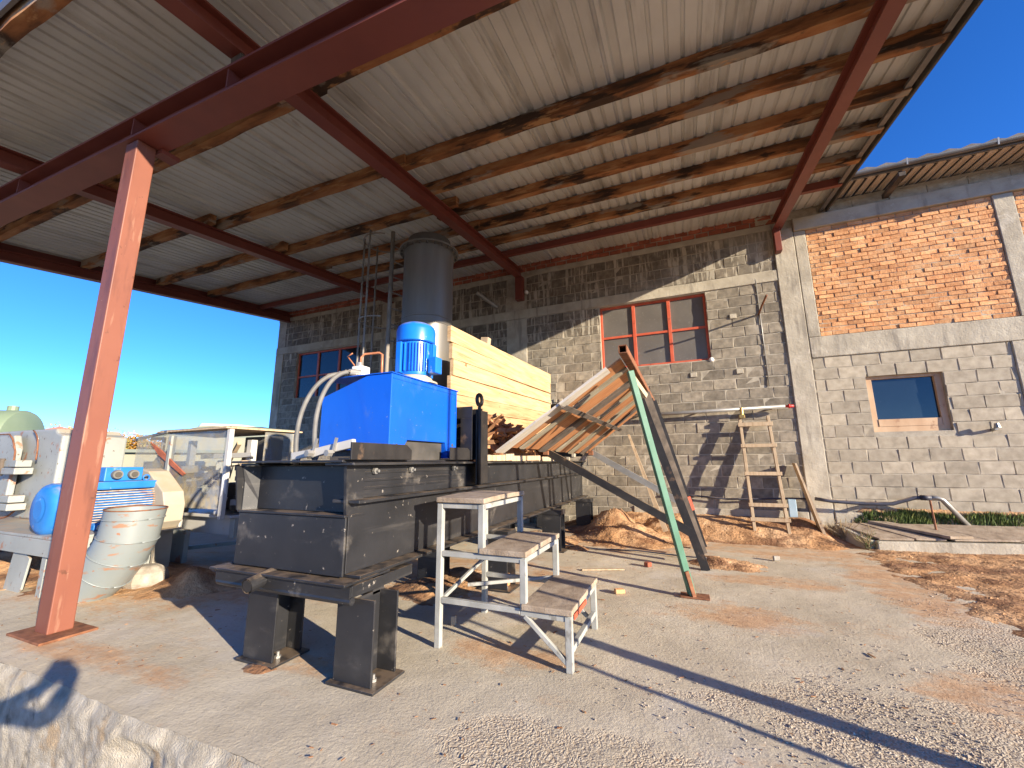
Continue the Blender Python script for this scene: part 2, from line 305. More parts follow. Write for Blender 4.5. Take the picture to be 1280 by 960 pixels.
# ================================================================== THE SETTING
W = 6.6
def grid(name, x0, x1, nx, y0, y1, ny, zf, mat, label=None, kind='structure', keep=None, xf=None):
    me = bpy.data.meshes.new(name); vs = []; fs = []
    for j in range(ny+1):
        for i in range(nx+1):
            x = x0+(x1-x0)*i/nx; y = y0+(y1-y0)*j/ny
            p = xf(x, y) if xf else (x, y, zf(x, y)); vs.append(p)
    for j in range(ny):
        for i in range(nx):
            q = (j*(nx+1)+i, j*(nx+1)+i+1, (j+1)*(nx+1)+i+1, (j+1)*(nx+1)+i)
            if keep is None or any(keep(vs[k]) for k in q): fs.append(q)
    me.from_pydata(vs, [], fs); me.materials.append(mat); me.shade_smooth()
    bm = bmesh.new(); bm.from_mesh(me); loose = [v for v in bm.verts if not v.link_faces]; bmesh.ops.delete(bm, geom=loose, context='VERTS'); bm.to_mesh(me); bm.free()
    o = link(bpy.data.objects.new(name, me)); tag(o, label, None, None, kind); WL[o] = V((0, 0, 0)); return o

def ground_mat():
    m_ = bpy.data.materials.new('worn_concrete_slab'); m_.use_nodes = True; nt = m_.node_tree; b = nt.nodes['Principled BSDF']
    geo = nt.nodes.new('ShaderNodeNewGeometry'); P = geo.outputs['Position']
    base = ramp(nt, [(.3, (.42, .365, .27)), (.5, (.50, .44, .33)), (.7, (.57, .51, .395))]); nt.links.new(noi(nt, P, 2.2, 8), base.inputs[0]); c = base.outputs[0]
    c = mix(nt, mth(nt, 'MULTIPLY', mr(nt, noi(nt, P, 45, 6, .7), .5, .7), .35), c, (.20, .18, .15))
    c = mix(nt, mth(nt, 'MULTIPLY', mr(nt, noi(nt, P, .9, 6, .6), .52, .62), .45), c, (.56, .53, .47))
    def blob(x, y, rx, ry):
        v = mp(nt, P, (1/rx, 1/ry, 0), (-x/rx, -y/ry, 0)); l = nt.nodes.new('ShaderNodeVectorMath'); l.operation = 'LENGTH'; nt.links.new(v, l.inputs[0])
        return mr(nt, l.outputs['Value'], 1.15, .35)
    # sawdust blown over the slab, thick here and thin there
    n1 = noi(nt, mp(nt, P, (1.2, 2.2, 1)), 2.0, 9, .68); n2 = noi(nt, P, 30, 5, .7)
    acc = None
    for a in ((1.45, 4.4, .35, 1.6), (-4.6, 2.4, 2.4, 1.0), (.25, 3.25, .7, .30), (-2.2, 3.6, 1.6, .9), (-.9, 5.6, 1.6, .9), (.9, 5.7, 1.1, .8), (1.3, 2.55, .6, .35), (-1.0, 2.2, .5, .2), (-3.0, 1.35, .9, .15), (-1.9, 1.7, .6, .12), (.55, 4.2, .7, .25)):
        g = blob(*a); acc = g if acc is None else mth(nt, 'MAXIMUM', acc, g)
    k = mr(nt, mth(nt, 'ADD', mth(nt, 'MULTIPLY', acc, .34), mth(nt, 'ADD', mth(nt, 'MULTIPLY', n1, 1.3), mth(nt, 'MULTIPLY', n2, .5))), .98, 1.32)
    saw = ramp(nt, [(.3, (.40, .22, .11)), (.7, (.60, .38, .21))]); nt.links.new(noi(nt, P, 14, 6), saw.inputs[0])
    c = mix(nt, mth(nt, 'MULTIPLY', k, .8), c, saw.outputs[0])
    # exposed aggregate patches, lower right
    reg = mth(nt, 'MAXIMUM', blob(.7, 2.15, 1.1, .45), mth(nt, 'MAXIMUM', blob(1.5, 3.1, .5, .9), blob(-.3, 1.5, .9, .35)))
    ag = mr(nt, mth(nt, 'ADD', mth(nt, 'ADD', mth(nt, 'MULTIPLY', reg, .30), noi(nt, P, 2.2, 8, .6)), mth(nt, 'MULTIPLY', noi(nt, P, 28, 4, .7), .25)), .78, .95)
    vo = nt.nodes.new('ShaderNodeTexVoronoi'); vo.inputs['Scale'].default_value = 95; vo.inputs['Randomness'].default_value = 1
    vn = nt.nodes.new('ShaderNodeTexNoise'); vn.inputs['Scale'].default_value = 16; vn.inputs['Detail'].default_value = 4; nt.links.new(P, vn.inputs['Vector'])
    vx = nt.nodes.new('ShaderNodeVectorMath'); vx.operation = 'MULTIPLY_ADD'; nt.links.new(vn.outputs['Color'], vx.inputs[0]); vx.inputs[1].default_value = (.06, .06, .06); nt.links.new(P, vx.inputs[2]); nt.links.new(vx.outputs[0], vo.inputs['Vector'])
    vc = ramp(nt, [(.0, (.60, .54, .44)), (.4, (.50, .42, .31)), (.7, (.30, .20, .12))]); nt.links.new(vo.outputs['Distance'], vc.inputs[0])
    c = mix(nt, mth(nt, 'MULTIPLY', ag, .5), c, vc.outputs[0])
    # hairline cracks and dark drag marks
    w1 = mth(nt, 'ABSOLUTE', mth(nt, 'SUBTRACT', noi(nt, P, 1.1, 5, .6), .5)); c = mix(nt, mth(nt, 'MULTIPLY', mr(nt, w1, .0016, .0004), .0), c, (.13, .10, .07))
    nt.links.new(c, b.inputs['Base Color']); b.inputs['Roughness'].default_value = .95; b.inputs['Specular IOR Level'].default_value = .2
    h = mth(nt, 'ADD', mth(nt, 'MULTIPLY', noi(nt, P, 70, 6, .7), .7), mth(nt, 'MULTIPLY', noi(nt, P, 18, 4), .5))
    h = mth(nt, 'ADD', h, mth(nt, 'MULTIPLY', mth(nt, 'MULTIPLY', vo.outputs['Distance'], ag), -.9))
    h = mth(nt, 'ADD', h, mth(nt, 'MULTIPLY', mr(nt, w1, .006, .0), .0))
    bn = nt.nodes.new('ShaderNodeBump'); bn.inputs['Strength'].default_value = .9; bn.inputs['Distance'].default_value = .006
    nt.links.new(h, bn.inputs['Height']); nt.links.new(bn.outputs[0], b.inputs['Normal'])
    return m_
M['slab'] = ground_mat()
M['soil'] = pm('orange_sawdust_and_soil', [(.25, (.28, .135, .055)), (.45, (.42, .235, .11)), (.7, (.56, .36, .20))], 2.4, .98, 1., 45, .012, rbump=12,
    stains=[((.17, .075, .035), 1.6, .44, .62, .8, (1, 2.2, 1)), ((.70, .48, .28), 3, .56, .68, .6, one), ((.10, .06, .03), 22, .64, .70, .6, (.7, 2.5, 1))])
M['edge'] = pm('crumbling_cast_concrete_edge', [(.25, (.24, .21, .16)), (.5, (.38, .34, .27)), (.75, (.50, .46, .38))], 14, .95, 1., 130, .008,
    stains=[((.36, .24, .12), 4.6, .56, .66, .6, one), ((.10, .085, .06), 4, .62, .70, .8, (1.3, 1.3, .8)), ((.16, .14, .11), 11, .62, .70, .7, one)])
M['farground'] = pm('dry_yard_ground', [(.3, (.22, .16, .10)), (.7, (.34, .27, .18))], .8, .95, .5, 20, .02)

# the yard in front of and around the slab, out to the horizon
me = bpy.data.meshes.new('yard_ground'); S_ = 900
me.from_pydata([(-S_, -S_, -.62), (S_, -S_, -.62), (S_, S_, -.62), (-S_, S_, -.62)], [], [(0, 1, 2, 3)]); me.materials.append(M['farground'])
tag(link(bpy.data.objects.new('yard_ground', me)), 'dry brown yard ground around the raised slab', kind='structure')
EY = 1.13
def ez(x): return EY+.018*fbm(x*2.1, 3.3)+.008*fbm(x*9, 1.3)
def slabf(u, v):
    # v: 0 at the crumbling front edge .. 1 at the wall
    y = ez(u)+.02+(W+.1-ez(u)-.02)*v
    z = .004*fbm(u*1.3, y*1.3)+.002*fbm(u*9, y*9)
    if v < .03: z -= .012*(1-v/.03)
    return (u, y, z)
grid('concrete_slab', -9.6, 4.2, 420, 0, 1, 150, None, M['slab'], 'worn pale concrete slab dusted with orange sawdust', xf=slabf)
def edgef(u, v):
    # v 0 top .. 1 bottom
    e = ez(u); n = fbm(u*3, v*1.9, 4.)*.016+fbm(u*11, v*7, 2.)*.012+fbm(u*34, v*21, 2.)*.008
    hole = max(0, fbm(u*1.7+5, v*1.5, 9.)-.34)*.14
    z = -.012-.63*v
    y = e+.02-.03*sst(v, 0, .10)+n*sst(v, 0, .06)*.5+hole*sst(v, .03, .15)*.5+.02*v
    if v > 0: z += .004*fbm(u*14, v*12, 7.)
    return (u, y, z)
grid('slab_edge', -9.6, 4.2, 700, 0, 1, 60, None, M['edge'], 'crumbling vertical concrete edge of the raised slab', xf=edgef)

def soilh(x, y):
    n = fbm(x*1.7, y*1.7, 2.)
    right = -.035+.055*sst(x+.16*fbm(x*.9+4, y*1.6, 1.)+.04*fbm(x*6, y*6, 3.), 1.30, 1.86)-.012+.03*sst(x, 1.8, 4.)
    back = -.035+.30*sst(y+.05*n+.03*sst(x, .4, 1.6), 5.5, 6.75)**1.3*sst(x, -2.5, -.8)*(1-.8*sst(x, 1.3, 1.8))
    bank = -.035+.46*sst(y, 6.46, 6.62)*sst(x, 1.55, 2.0)
    h = max(right, back, bank)
    for (cx, cy, r, hh) in ((-1.02, 6.12, .42, .31), (-.80, 5.85, .6, .16), (-1.75, 5.2, .45, .10), (-2.0, 3.0, .35, .06), (-.3, 6.3, .5, .28), (.25, 4.75, .32, .06), (-1.25, 4.9, .16, .04), (-2.05, 1.60, .11, .012), (-1.9, 3.4, .3, .05)):
        d = ((x-cx)**2+(y-cy)**2)/r**2
        if d < 4: h = max(h, -.02+(hh+.03)*math.exp(-d*1.6)*(1+.55*n))
    for (cx, cy, rx, ry, hh) in ((-5.2, 2.3, 1.4, .45, .07), (-3.9, 2.35, .35, .25, .10), (-6.5, 2.2, 1.5, .6, .10)):
        d = ((x-cx)/rx)**2+((y-cy)/ry)**2
        if d < 4: h = max(h, -.02+(hh+.03)*math.exp(-d*1.4)*(1+.5*n))
    return h+.016*fbm(x*5, y*5, 5.)+.007*fbm(x*22, y*22, 1.)
grid('soil', -9.5, 6.5, 500, 1.16, W+.02, 200, soilh, M['soil'], 'orange sawdust and brown soil drifted over the slab', keep=lambda p: p[2] > -.012)
tag(bpy.data.objects['soil'], kind='structure')

# ================================================================== WALLS
def piece_mesh(name, mat, seed, ch=.03, dev=.012):
    rnd = random.Random(seed); b = MB()
    o = [(-.5, .5), (.5, .5)]
    def j(): return rnd.uniform(-dev, dev)
    F = [(-.5+ch/2+j(), -.5, -.5+ch+j()), (.5-ch/2+j(), -.5, -.5+ch+j()), (.5-ch/2+j(), -.5, .5-ch+j()), (-.5+ch/2+j(), -.5, .5-ch+j())]
    G_ = [(-.5, -.42, -.5), (.5, -.42, -.5), (.5, -.42, .5), (-.5, -.42, .5)]; H_ = [(x, .5, z) for x, _, z in G_]
    F = [(x, y+rnd.uniform(-.06, .06), z) for x, y, z in F]
    vs = F+G_+H_
    fs = [(0, 1, 2, 3)]+[(i, 4+i, 4+(i+1) % 4, (i+1) % 4) for i in range(4)]+[(4+i, 8+i, 8+(i+1) % 4, 4+(i+1) % 4) for i in range(4)]+[(8, 9, 10, 11)]
    b.add(vs, fs); return b.mesh(name, M[mat])
def lay(parent, name, mats, regions, holes, sx, sz, gap, yf, th, limit, seed, zoff=0, jit=.002, skip=None, matf=None):
    rnd = random.Random(seed); cells = []
    for (x0, x1, z0, z1) in regions:
        nr = max(1, round((z1-z0)/sz)); dz = (z1-z0)/nr
        for r in range(nr):
            za, zb = z0+r*dz, z0+(r+1)*dz; zc = (za+zb)/2
            iv = [(x0, x1)]
            for (a, b_, c, d) in holes:
                if c < zc < d:
                    nv = []
                    for (p, q) in iv:
                        if b_ <= p or a >= q: nv.append((p, q)); continue
                        if a > p: nv.append((p, a))
                        if b_ < q: nv.append((b_, q))
                    iv = nv
            ph = (r % 2)*sx/2+rnd.uniform(-.06, .06)*sx
            for (p, q) in iv:
                x = math.floor((p-ph)/sx)*sx+ph
                while x < q:
                    a, b_ = max(x, p), min(x+sx, q)
                    if b_-a > .03: cells.append(((a+b_)/2, zc, b_-a-gap, dz-gap))
                    x += sx
    if skip: cells = [c for c in cells if not skip(c[0], c[1])]
    cells.sort(key=lambda c: math.hypot(c[0], c[1]-1))
    vis = cells[:limit]; rest = cells[limit:]
    meshes = {k: [piece_mesh(name, k, seed*31+i) for i in range(6)] for k in mats}
    for (x, z, w_, h_) in vis:
        k = matf(x, z) if matf else mats[0]
        put(name, rnd.choice(meshes[k]), parent, (x+rnd.uniform(-1, 1)*jit, yf+th/2+rnd.uniform(-1, 1)*jit*1.3, z+rnd.uniform(-1, 1)*jit), (rnd.uniform(-.006, .006), rnd.uniform(-.008, .008), rnd.uniform(-.008, .008)), (w_, th, h_))
    for k in mats:
        rb = MB()
        for (x, z, w_, h_) in rest:
            if (matf(x, z) if matf else mats[0]) != k: continue
            me = rnd.choice(meshes[k]); o = V((x, yf+th/2+rnd.uniform(-1, 1)*jit*1.3, z))
            rb.add([V((v.co.x*w_, v.co.y*th, v.co.z*h_))+o for v in me.vertices], [tuple(p.vertices) for p in me.polygons], rnd.random()*.98+.01)
        if rb.v: tag(rb.build(name+'s', k, parent), kind='stuff')
def backing(parent, name, mat, x0, x1, z0, z1, holes, y0, y1):
    b = MB(); xs = sorted({x0, x1}|{h[i] for h in holes for i in (0, 1)}); zs = sorted({z0, z1}|{h[i] for h in holes for i in (2, 3)})
    for i in range(len(xs)-1):
        for k in range(len(zs)-1):
            cx, cz = (xs[i]+xs[i+1])/2, (zs[k]+zs[k+1])/2
            if any(h[0] < cx < h[1] and h[2] < cz < h[3] for h in holes): continue
            b.box(xs[i], xs[i+1], y0, y1, zs[k], zs[k+1])
    return b.build(name, mat, parent)
def window(parent, x0, x1, z0, z1, cols, rows, mat, y, fw, mw, pmat, dep=.045):
    b = MB()
    b.box(x0, x1, y, y+dep, z0, z0+fw); b.box(x0, x1, y, y+dep, z1-fw, z1)
    b.box(x0, x0+fw, y+.001, y+dep-.001, z0+fw, z1-fw); b.box(x1-fw, x1, y+.001, y+dep-.001, z0+fw, z1-fw)
    fo = b.build('window', mat, parent, bevel=.003, loc=((x0+x1)/2, y, z0))
    for i in range(1, cols):
        x = x0+(x1-x0)*i/cols; MB().box(x-mw/2, x+mw/2, y-.004, y+dep-.006, z0+fw, z1-fw).build('mullion', mat, fo, bevel=.003, loc=(x, y, z0))
    for k in range(1, rows):
        z = z0+(z1-z0)*k/rows; MB().box(x0+fw, x1-fw, y+.003, y+dep-.012, z-mw*.35, z+mw*.35).build('glazing_bar', mat, fo, loc=(x0, y, z))
    for i in range(cols):
        for k in range(rows):
            xa, xb = x0+(x1-x0)*i/cols, x0+(x1-x0)*(i+1)/cols; za, zb = z0+(z1-z0)*k/rows, z0+(z1-z0)*(k+1)/rows
            MB().box(xa+.008, xb-.008, y+dep-.02, y+dep-.014, za+.008, zb-.008).build('pane', pmat, fo, loc=((xa+xb)/2, y+dep-.02, za))
    return fo
# ---- long block workshop behind the shed
wb = thing('block_workshop', (-3.6, W, 0), 'long grey concrete block workshop wall behind the shed, with two steel-framed windows', 'building')
RW = (-1.17, .44, 2.46, 3.52); LW = (-8.17, -6.30, 2.38, 3.50)
HOLE = (-2.3, -1.55, 1.0, 1.95)
holes = [RW, LW, HOLE]
backing(wb, 'wall', 'mortar', -8.87, 1.66, -.3, 4.62, holes, W+.005, W+.22)
pill = [(-8.87, -8.62), (-5.75, -5.42), (-2.86, -2.47)]
regs = []; xs = [-8.62, -5.75, -5.42, -2.86, -2.47, 1.40]
for a, b_ in ((-8.62, -5.75), (-5.42, -2.86), (-2.47, 1.40)):
    regs.append((a, b_, .0, 3.53)); regs.append((a, b_, 3.70, 4.33))
def bskip(x, z):
    if z < .30 and x < -2.5: return True
    return (math.hypot((x+1.86)/.08, (z-2.22)/.07) < 1)
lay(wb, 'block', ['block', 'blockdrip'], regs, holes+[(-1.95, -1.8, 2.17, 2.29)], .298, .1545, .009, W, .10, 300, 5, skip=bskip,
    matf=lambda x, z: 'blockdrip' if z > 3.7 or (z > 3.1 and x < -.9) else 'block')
for a, b_ in pill: MB().box(a, b_, W-.012, W+.1, -.2, 3.528).build('pillar', 'concrete', wb, bevel=.006)
MB().box(1.40, 1.655, W-.02, W+.1, -.2, 4.30).build('pillar', 'concrete', wb, bevel=.008)
MB().box(-8.87, 1.398, W-.014, W+.1, 3.533, 3.695).build('ring_beam', 'concrete', wb, bevel=.006)
MB().box(-8.87, 1.398, W-.010, W+.1, 4.332, 4.42).build('ring_beam', 'concrete', wb, bevel=.006)
lay(wb, 'red_brick', ['redbrick'], [(-8.87, 1.6, 4.423, 4.58)], [], .19, .092, .012, W-.006, .1, 60, 9, jit=.004)
window(wb, *RW, 3, 2, 'windowred', W+.05, .035, .05, 'paneold')
window(wb, *LW, 3, 2, 'windowred', W+.05, .035, .05, 'pane')
# the broken hole the machine passes through: a dark sheet stands in for the unlit room
b = MB(); b.box(-2.6, -1.3, W+.5, W+.52, .8, 2.5); b.build('interior_shade_sheet', 'fluedark', wb)
b = MB()
for i in range(26):
    t = i/26*2*math.pi; x = -1.93+.40*math.cos(t); z = 1.5+.50*math.sin(t)
    b.box(x-.03, x+.03, W-.02, W+.12, z-.03, z+.03, R.random())
b.build('broken_block_edge', 'mortar', wb, bevel=.01)
MB().box(-.8, 1.39, W-.02, W+.1, -.2, .335).build('plinth', 'concrete', wb, bevel=.01)

# ---- right-hand building with the brick panel
bb = thing('brick_panel_building', (3.2, W, 0), 'right-hand building of pale blocks with an orange brick panel above a concrete beam', 'building')
SW = (2.21, 2.97, 1.33, 2.08)
backing(bb, 'wall', 'mortar', 1.662, 7.0, -.3, 4.60, [SW], W+.006, W+.22)
lay(bb, 'block', ['blocklight'], [(1.67, 3.62, .345, 2.35), (3.92, 7.0, .345, 2.35)], [SW], .298, .1545, .008, W, .10, 300, 15)
lay(bb, 'brick', ['brick'], [(1.805, 3.755, 2.645, 4.225)], [], .176, .0585, .007, W-.002, .09, 300, 17, jit=.003)
lay(bb, 'brick', ['brick'], [(3.955, 6.9, 2.645, 4.225)], [], .176, .0585, .009, W-.002, .09, 8, 19, jit=.003)
lay(bb, 'block', ['blocklight'], [(1.2, 7.0, 4.425, 4.56)], [], .40, .135, .01, W-.004, .1, 60, 21, jit=.004)
MB().box(1.662, 7.0, W-.02, W+.1, 2.352, 2.640).build('concrete_beam', 'concrete', bb, bevel=.01)
MB().box(1.662, 1.800, W-.016, W+.1, 2.643, 4.222).build('pillar', 'concrete', bb, bevel=.008)
MB().box(3.76, 3.95, W-.016, W+.1, 2.643, 4.222).build('pillar', 'concrete', bb, bevel=.008)
MB().box(3.625, 3.915, W-.016, W+.1, -.2, 2.349).build('pillar', 'concrete', bb, bevel=.008)
MB().box(1.662, 7.0, W-.05, W+.1, 4.225, 4.422).build('concrete_beam', 'concrete', bb, bevel=.01)
MB().box(1.662, 3.62, W-.03, W+.1, -.2, .342).build('plinth', 'concrete', bb, bevel=.012)
MB().box(3.92, 7, W-.03, W+.1, -.2, .342).build('plinth', 'concrete', bb, bevel=.012)
window(bb, *SW, 1, 1, 'woodframe', W+.05, .07, .03, 'pane', .06)
MB().box(2.285, 2.895, W+.045, W+.052, 1.40, 1.49).build('sill_board', 'woodframe', bb)
# its roof: soffit sheet, tiles, gutter, gutter hangers
b = MB(); x = 1.2
while x < 7.2:
    b.sweep([(-.04, 0), (-.028, .02), (.028, .02), (.04, 0), (.04, .006), (.03, .026), (-.03, .026), (-.04, .006)], (x, 6.14, 4.555), (x, 7.6, 4.70)); x += .115
b.box(1.2, 7.2, 6.14, 6.145, 4.57, 4.58); b.build('soffit', 'soffit', bb)
me = MB(); nseg = 8
vs = []; 
for j, (y, z) in enumerate(((6.06, 4.615), (6.06, 4.655), (7.6, 4.83))):
    for i in range(0, 6*22+1):
        x = 1.0+i*.05; vs.append((x, y, z+.016*math.cos(i*math.pi/2*1.0)))
n_ = 6*22+1
me.add(vs, [(j*n_+i, j*n_+i+1, (j+1)*n_+i+1, (j+1)*n_+i) for j in range(2) for i in range(n_-1)])
me.build('roof_tiles', 'tile', bb)
prof = circ((0, 0, 0), .04, 8, (1, 0, 0), (0, 1, 0), math.pi, 2*math.pi); pr_ = [(p.x, p.y) for p in prof]
pr_ = pr_+[(p[0]*.88, p[1]*.88) for p in pr_[::-1]]
MB().sweep(pr_, (1.3, 6.05, 4.60), (7.2, 6.05, 4.63)).build('gutter', 'gutter', bb)
MB().box(1.3, 7.2, 6.088, 6.10, 4.56, 4.62).build('fascia_board', 'gutter', bb)
for x in (2.75, 4.2, 5.7):
    b = MB(); b.bar((x, 6.10, 4.50), (x, 6.6, 4.50), .07, .06); b.build('eave_bracket', 'barkwood', bb, bevel=.004)
for x in (2.0, 2.78, 3.6, 4.4): MB().bar((x, 6.005, 4.64), (x, 6.02, 4.56), .015, .004).build('gutter_hanger', 'galv', bb)

# ================================================================== CANOPY
PS = .118
def pz(y): return 4.445-PS*(W-y)           # underside of the purlins
def rz(y): return pz(y)-.15                # underside of the rafters
YE = .72; XR = 2.10; XL = -8.56
cn = thing('lean_to_canopy', (-3.62, 1.44, 0), 'red steel lean-to canopy with rough timber purlins under grey corrugated sheets', 'canopy')
def gz(x): return 3.365-.028*(x+3.55)
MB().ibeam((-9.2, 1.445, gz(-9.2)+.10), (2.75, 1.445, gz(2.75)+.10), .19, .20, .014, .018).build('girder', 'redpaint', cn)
for x in (-3.63, -2.55, 1.46, 2.45, -5.5):
    MB().box(x-.006, x+.006, 1.36, 1.437, gz(x)+.018, gz(x)+.182).build('stiffener', 'redpaint', cn)
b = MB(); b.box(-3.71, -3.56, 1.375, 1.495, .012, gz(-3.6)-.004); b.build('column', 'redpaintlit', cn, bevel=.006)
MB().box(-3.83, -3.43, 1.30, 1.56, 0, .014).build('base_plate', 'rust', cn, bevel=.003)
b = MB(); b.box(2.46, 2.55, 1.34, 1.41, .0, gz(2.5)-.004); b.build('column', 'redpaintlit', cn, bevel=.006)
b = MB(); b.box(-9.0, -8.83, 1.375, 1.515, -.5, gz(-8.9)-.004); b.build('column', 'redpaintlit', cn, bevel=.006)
b = MB(); b.box(-3.60, -3.50, 1.50, 1.62, gz(-3.6)-.04, gz(-3.6)-.004); b.build('cleat', 'redpaint', cn)
for x, ww in ((1.46, .115), (-2.57, .12), (-5.5, .12), (XL+.06, .12), (-11.5, .12)):
    if x < -9: continue
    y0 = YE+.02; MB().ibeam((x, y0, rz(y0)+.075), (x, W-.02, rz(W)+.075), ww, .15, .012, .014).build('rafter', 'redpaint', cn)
for x in (1.46, -2.57, -5.5):
    MB().bar((x, 1.445, gz(x)+.203), (x, 1.445, rz(1.445)-.002), .10, .08).build('packer', 'barkwood', cn, loc=(x, 1.445, 3.6))
MB().box(1.40, 1.48, W-.13, W-.022, 3.93, rz(W)-.01).build('wall_bracket', 'redpaint', cn, bevel=.004)
MB().box(-2.64, -2.5, W-.13, W-.013, 3.86, rz(W)-.01).build('wall_bracket', 'redpaint', cn, bevel=.004)
# purlins: sawn timbers lapped over the rafters, bay by bay
def purlin(x0, x1, y, mat='timber', w_=.085, h_=.120):
    b = MB(); n = max(4, int((x1-x0)/.16)); rnd = random.Random(int(x0*91+y*57)); vs = []
    pw = rnd.random()*9
    for i in range(n+1):
        x = x0+(x1-x0)*i/n; dy = .012*fbm(x*.9, y*3, pw); e = [fbm(x*3.1, k*5.3, pw)*.007 for k in range(6)]
        z0 = pz(y)+.008*fbm(x*.8, y, 3.+pw)
        vs += [(x, y-w_/2+dy+e[0], z0+e[1]+PS*(-w_/2)), (x, y+w_/2+dy+e[2], z0+e[3]+PS*w_/2), (x, y+w_/2+dy+e[4], z0+h_+PS*w_/2), (x, y-w_/2+dy+e[5], z0+h_-PS*w_/2)]
    fs = [(i*4+k, i*4+(k+1) % 4, (i+1)*4+(k+1) % 4, (i+1)*4+k) for i in range(n) for k in range(4)]+[(3, 2, 1, 0), tuple(n*4+k for k in range(4))]
    b.add(vs, fs); o = b.build('purlin', mat, cn, loc=((x0+x1)/2, y, pz(y))); return o
for y in (3.09, 3.62, 4.20, 4.74, 5.28): purlin(-2.80, XR-.05+R.uniform(-.01, .01), y+R.uniform(-.01, .01))
for y in (1.95, .80): purlin(-2.85, XR-.06, max(y, .84))
for y in (.78, 1.98, 3.0, 3.95, 4.62, 5.22): purlin(-5.72, -2.42+R.uniform(-.1, .1), y+.07*(1 if y > 2 else 0))
for y in (.80, 1.95, 2.92, 3.90, 4.75): purlin(XL+.1, -5.3+R.uniform(-.1, .1), y)
MB().bar((XL+.1, 5.82, pz(5.82)+.05), (XR-.06, 5.82, pz(5.82)+.05), .06, .10).build('steel_purlin', 'redpaint', cn)
# roof sheets, each a ribbed steel panel
def sheetmesh(wd):
    p = .115; n = int(round(wd/p)); pr = []
    for i in range(n):
        x = i*p
        pr += [(x, 0), (x+.080, 0), (x+.087, .015), (x+.107, .015)] if i % 7 else [(x, 0), (x+.03, 0), (x+.045, .028), (x+.098, .028)]
    pr += [(n*p+.004, 0)]
    y0, y1 = YE, W+.12
    b = MB(); t = .0012
    vs = [(x, y, z+PS*(y-y0)) for y in (y0, y1) for x, z in pr]; k = len(pr)
    b.add(vs, [(i, i+1, k+i+1, k+i) for i in range(k-1)])
    return b.mesh('roof_sheet', M['sheet']), n*p
sm_, sw_ = sheetmesh(.84); x = XR-.03-sw_; i = 0
while x > XL-1.1:
    zz = pz(YE)+.1215+(0.003 if i % 2 else 0)
    put('roof_sheet', sm_, cn, (x, 0, zz), (0, 0, 0)); x -= sw_; i += 1
# note: sheets carry their own slope from the eave up; edge trims close the sides
b = MB(); b.bar((XR-.01, YE, pz(YE)+.075), (XR-.01, W, pz(W)+.075), .022, .15); b.build('edge_trim', 'fluedark', cn)
b = MB(); b.bar((XR-.08, YE+.01, pz(YE)+.03), (XR-.08, W-.01, pz(W)+.03), .05, .03); b.build('edge_trim', 'gutter', cn)
b = MB(); b.bar((XL, YE, pz(YE)+.05), (XL, W, pz(W)+.05), .03, .22); b.build('edge_trim', 'redpaint', cn)
b = MB(); b.bar((XL, YE-.012, pz(YE)+.10), (XR, YE-.012, pz(YE)+.10), .02, .09); b.build('eave_trim', 'gutter', cn)

# ================================================================== BLACK MACHINE BED
mb = thing('log_feeder_bed', (-1.96, 1.62, 0), 'long black steel machine bed on stubby legs running to the block wall', 'machine')
X0, X1, Y0, Y1 = -2.35, -1.57, 1.62, 6.72
b = MB()
b.box(X1-.014, X1, Y0+.02, Y1, .468, .800); b.box(X1-.10, -1.485, Y0+.03, Y1, .452, .467); b.box(X1-.10, -1.495, Y0+.005, Y1, .801, .817)
b.build('lower_side_beam', 'black', mb, bevel=.003)
b = MB(); b.box(X1-.016, X1-.006, Y0+.02, Y1, .818, .985); b.box(X1-.12, -1.50, Y0-.04, Y1, .986, 1.0)
for z in (.86, .90, .94): b.box(X1-.008, X1-.001, Y0+.03, 2.80, z, z+.014)
b.build('upper_side_beam', 'black', mb, bevel=.003)
b = MB(); b.box(X0, X0+.014, Y0+.02, Y1, .468, .985); b.box(X0-.06, X0+.1, Y0+.03, Y1, .452, .467); b.box(X0-.03, X0+.12, Y0, Y1, .986, 1.0)
b.build('left_side_beam', 'black', mb, bevel=.003)
MB().box(X0, X1, Y0, Y0+.014, .458, .732).build('end_plate', 'black', mb, bevel=.004)
MB().box(X0+.02, X1-.02, Y0+.07, Y0+.082, .746, .984).build('recessed_end_panel', 'black', mb, bevel=.003)
MB().box(X0-.005, X1+.003, Y0-.01, Y0+.13, .733, .745).build('ledge', 'black', mb, bevel=.003)
b = MB(); b.poly([(X0, Y0-.02, .746), (X0, Y0-.05, .984), (X0, Y0+.11, .984), (X0, Y0+.11, .746)], (.012, 0, 0)); b.build('cheek', 'black', mb)
b = MB(); b.poly([(X1-.014, Y0, .746), (X1-.012, Y0-.02, .984), (X1-.012, Y0+.11, .984), (X1-.014, Y0+.11, .746)], (.017, 0, 0)); b.build('cheek', 'black', mb)
b = MB(); b.poly([(X0+.013, Y0-.0, .90), (X0+.013, Y0-.0, .74), (X0+.055, Y0+.10, .74), (X0+.055, Y0+.10, .984), (X0+.013, Y0-.02, .984)], (.006, .002, 0)); b.build('gusset', 'black', mb)
MB().box(X0-.03, X1+.01, Y0-.055, 2.84, 1.001, 1.013).build('top_deck', 'black', mb, bevel=.003)
MB().box(-2.44, -1.485, Y0-.07, Y0+.25, .438, .4505).build('bottom_plate', 'black', mb, bevel=.003)
b = MB(); b.box(-2.41, -1.47, Y0-.05, Y0-.038, .375, .437); b.tube([(-2.40, Y0-.035, .375), (-1.465, Y0-.035, .375)], .018, 10)
b.box(-2.38, -1.48, Y0+.12, Y0+.20, .36, .437); b.build('cross_channel', 'black', mb)
b = MB()
b.box(-1.62, -1.475, Y0-.03, 2.05, .385, .437)
b.build('side_channel', 'black', mb, bevel=.003)
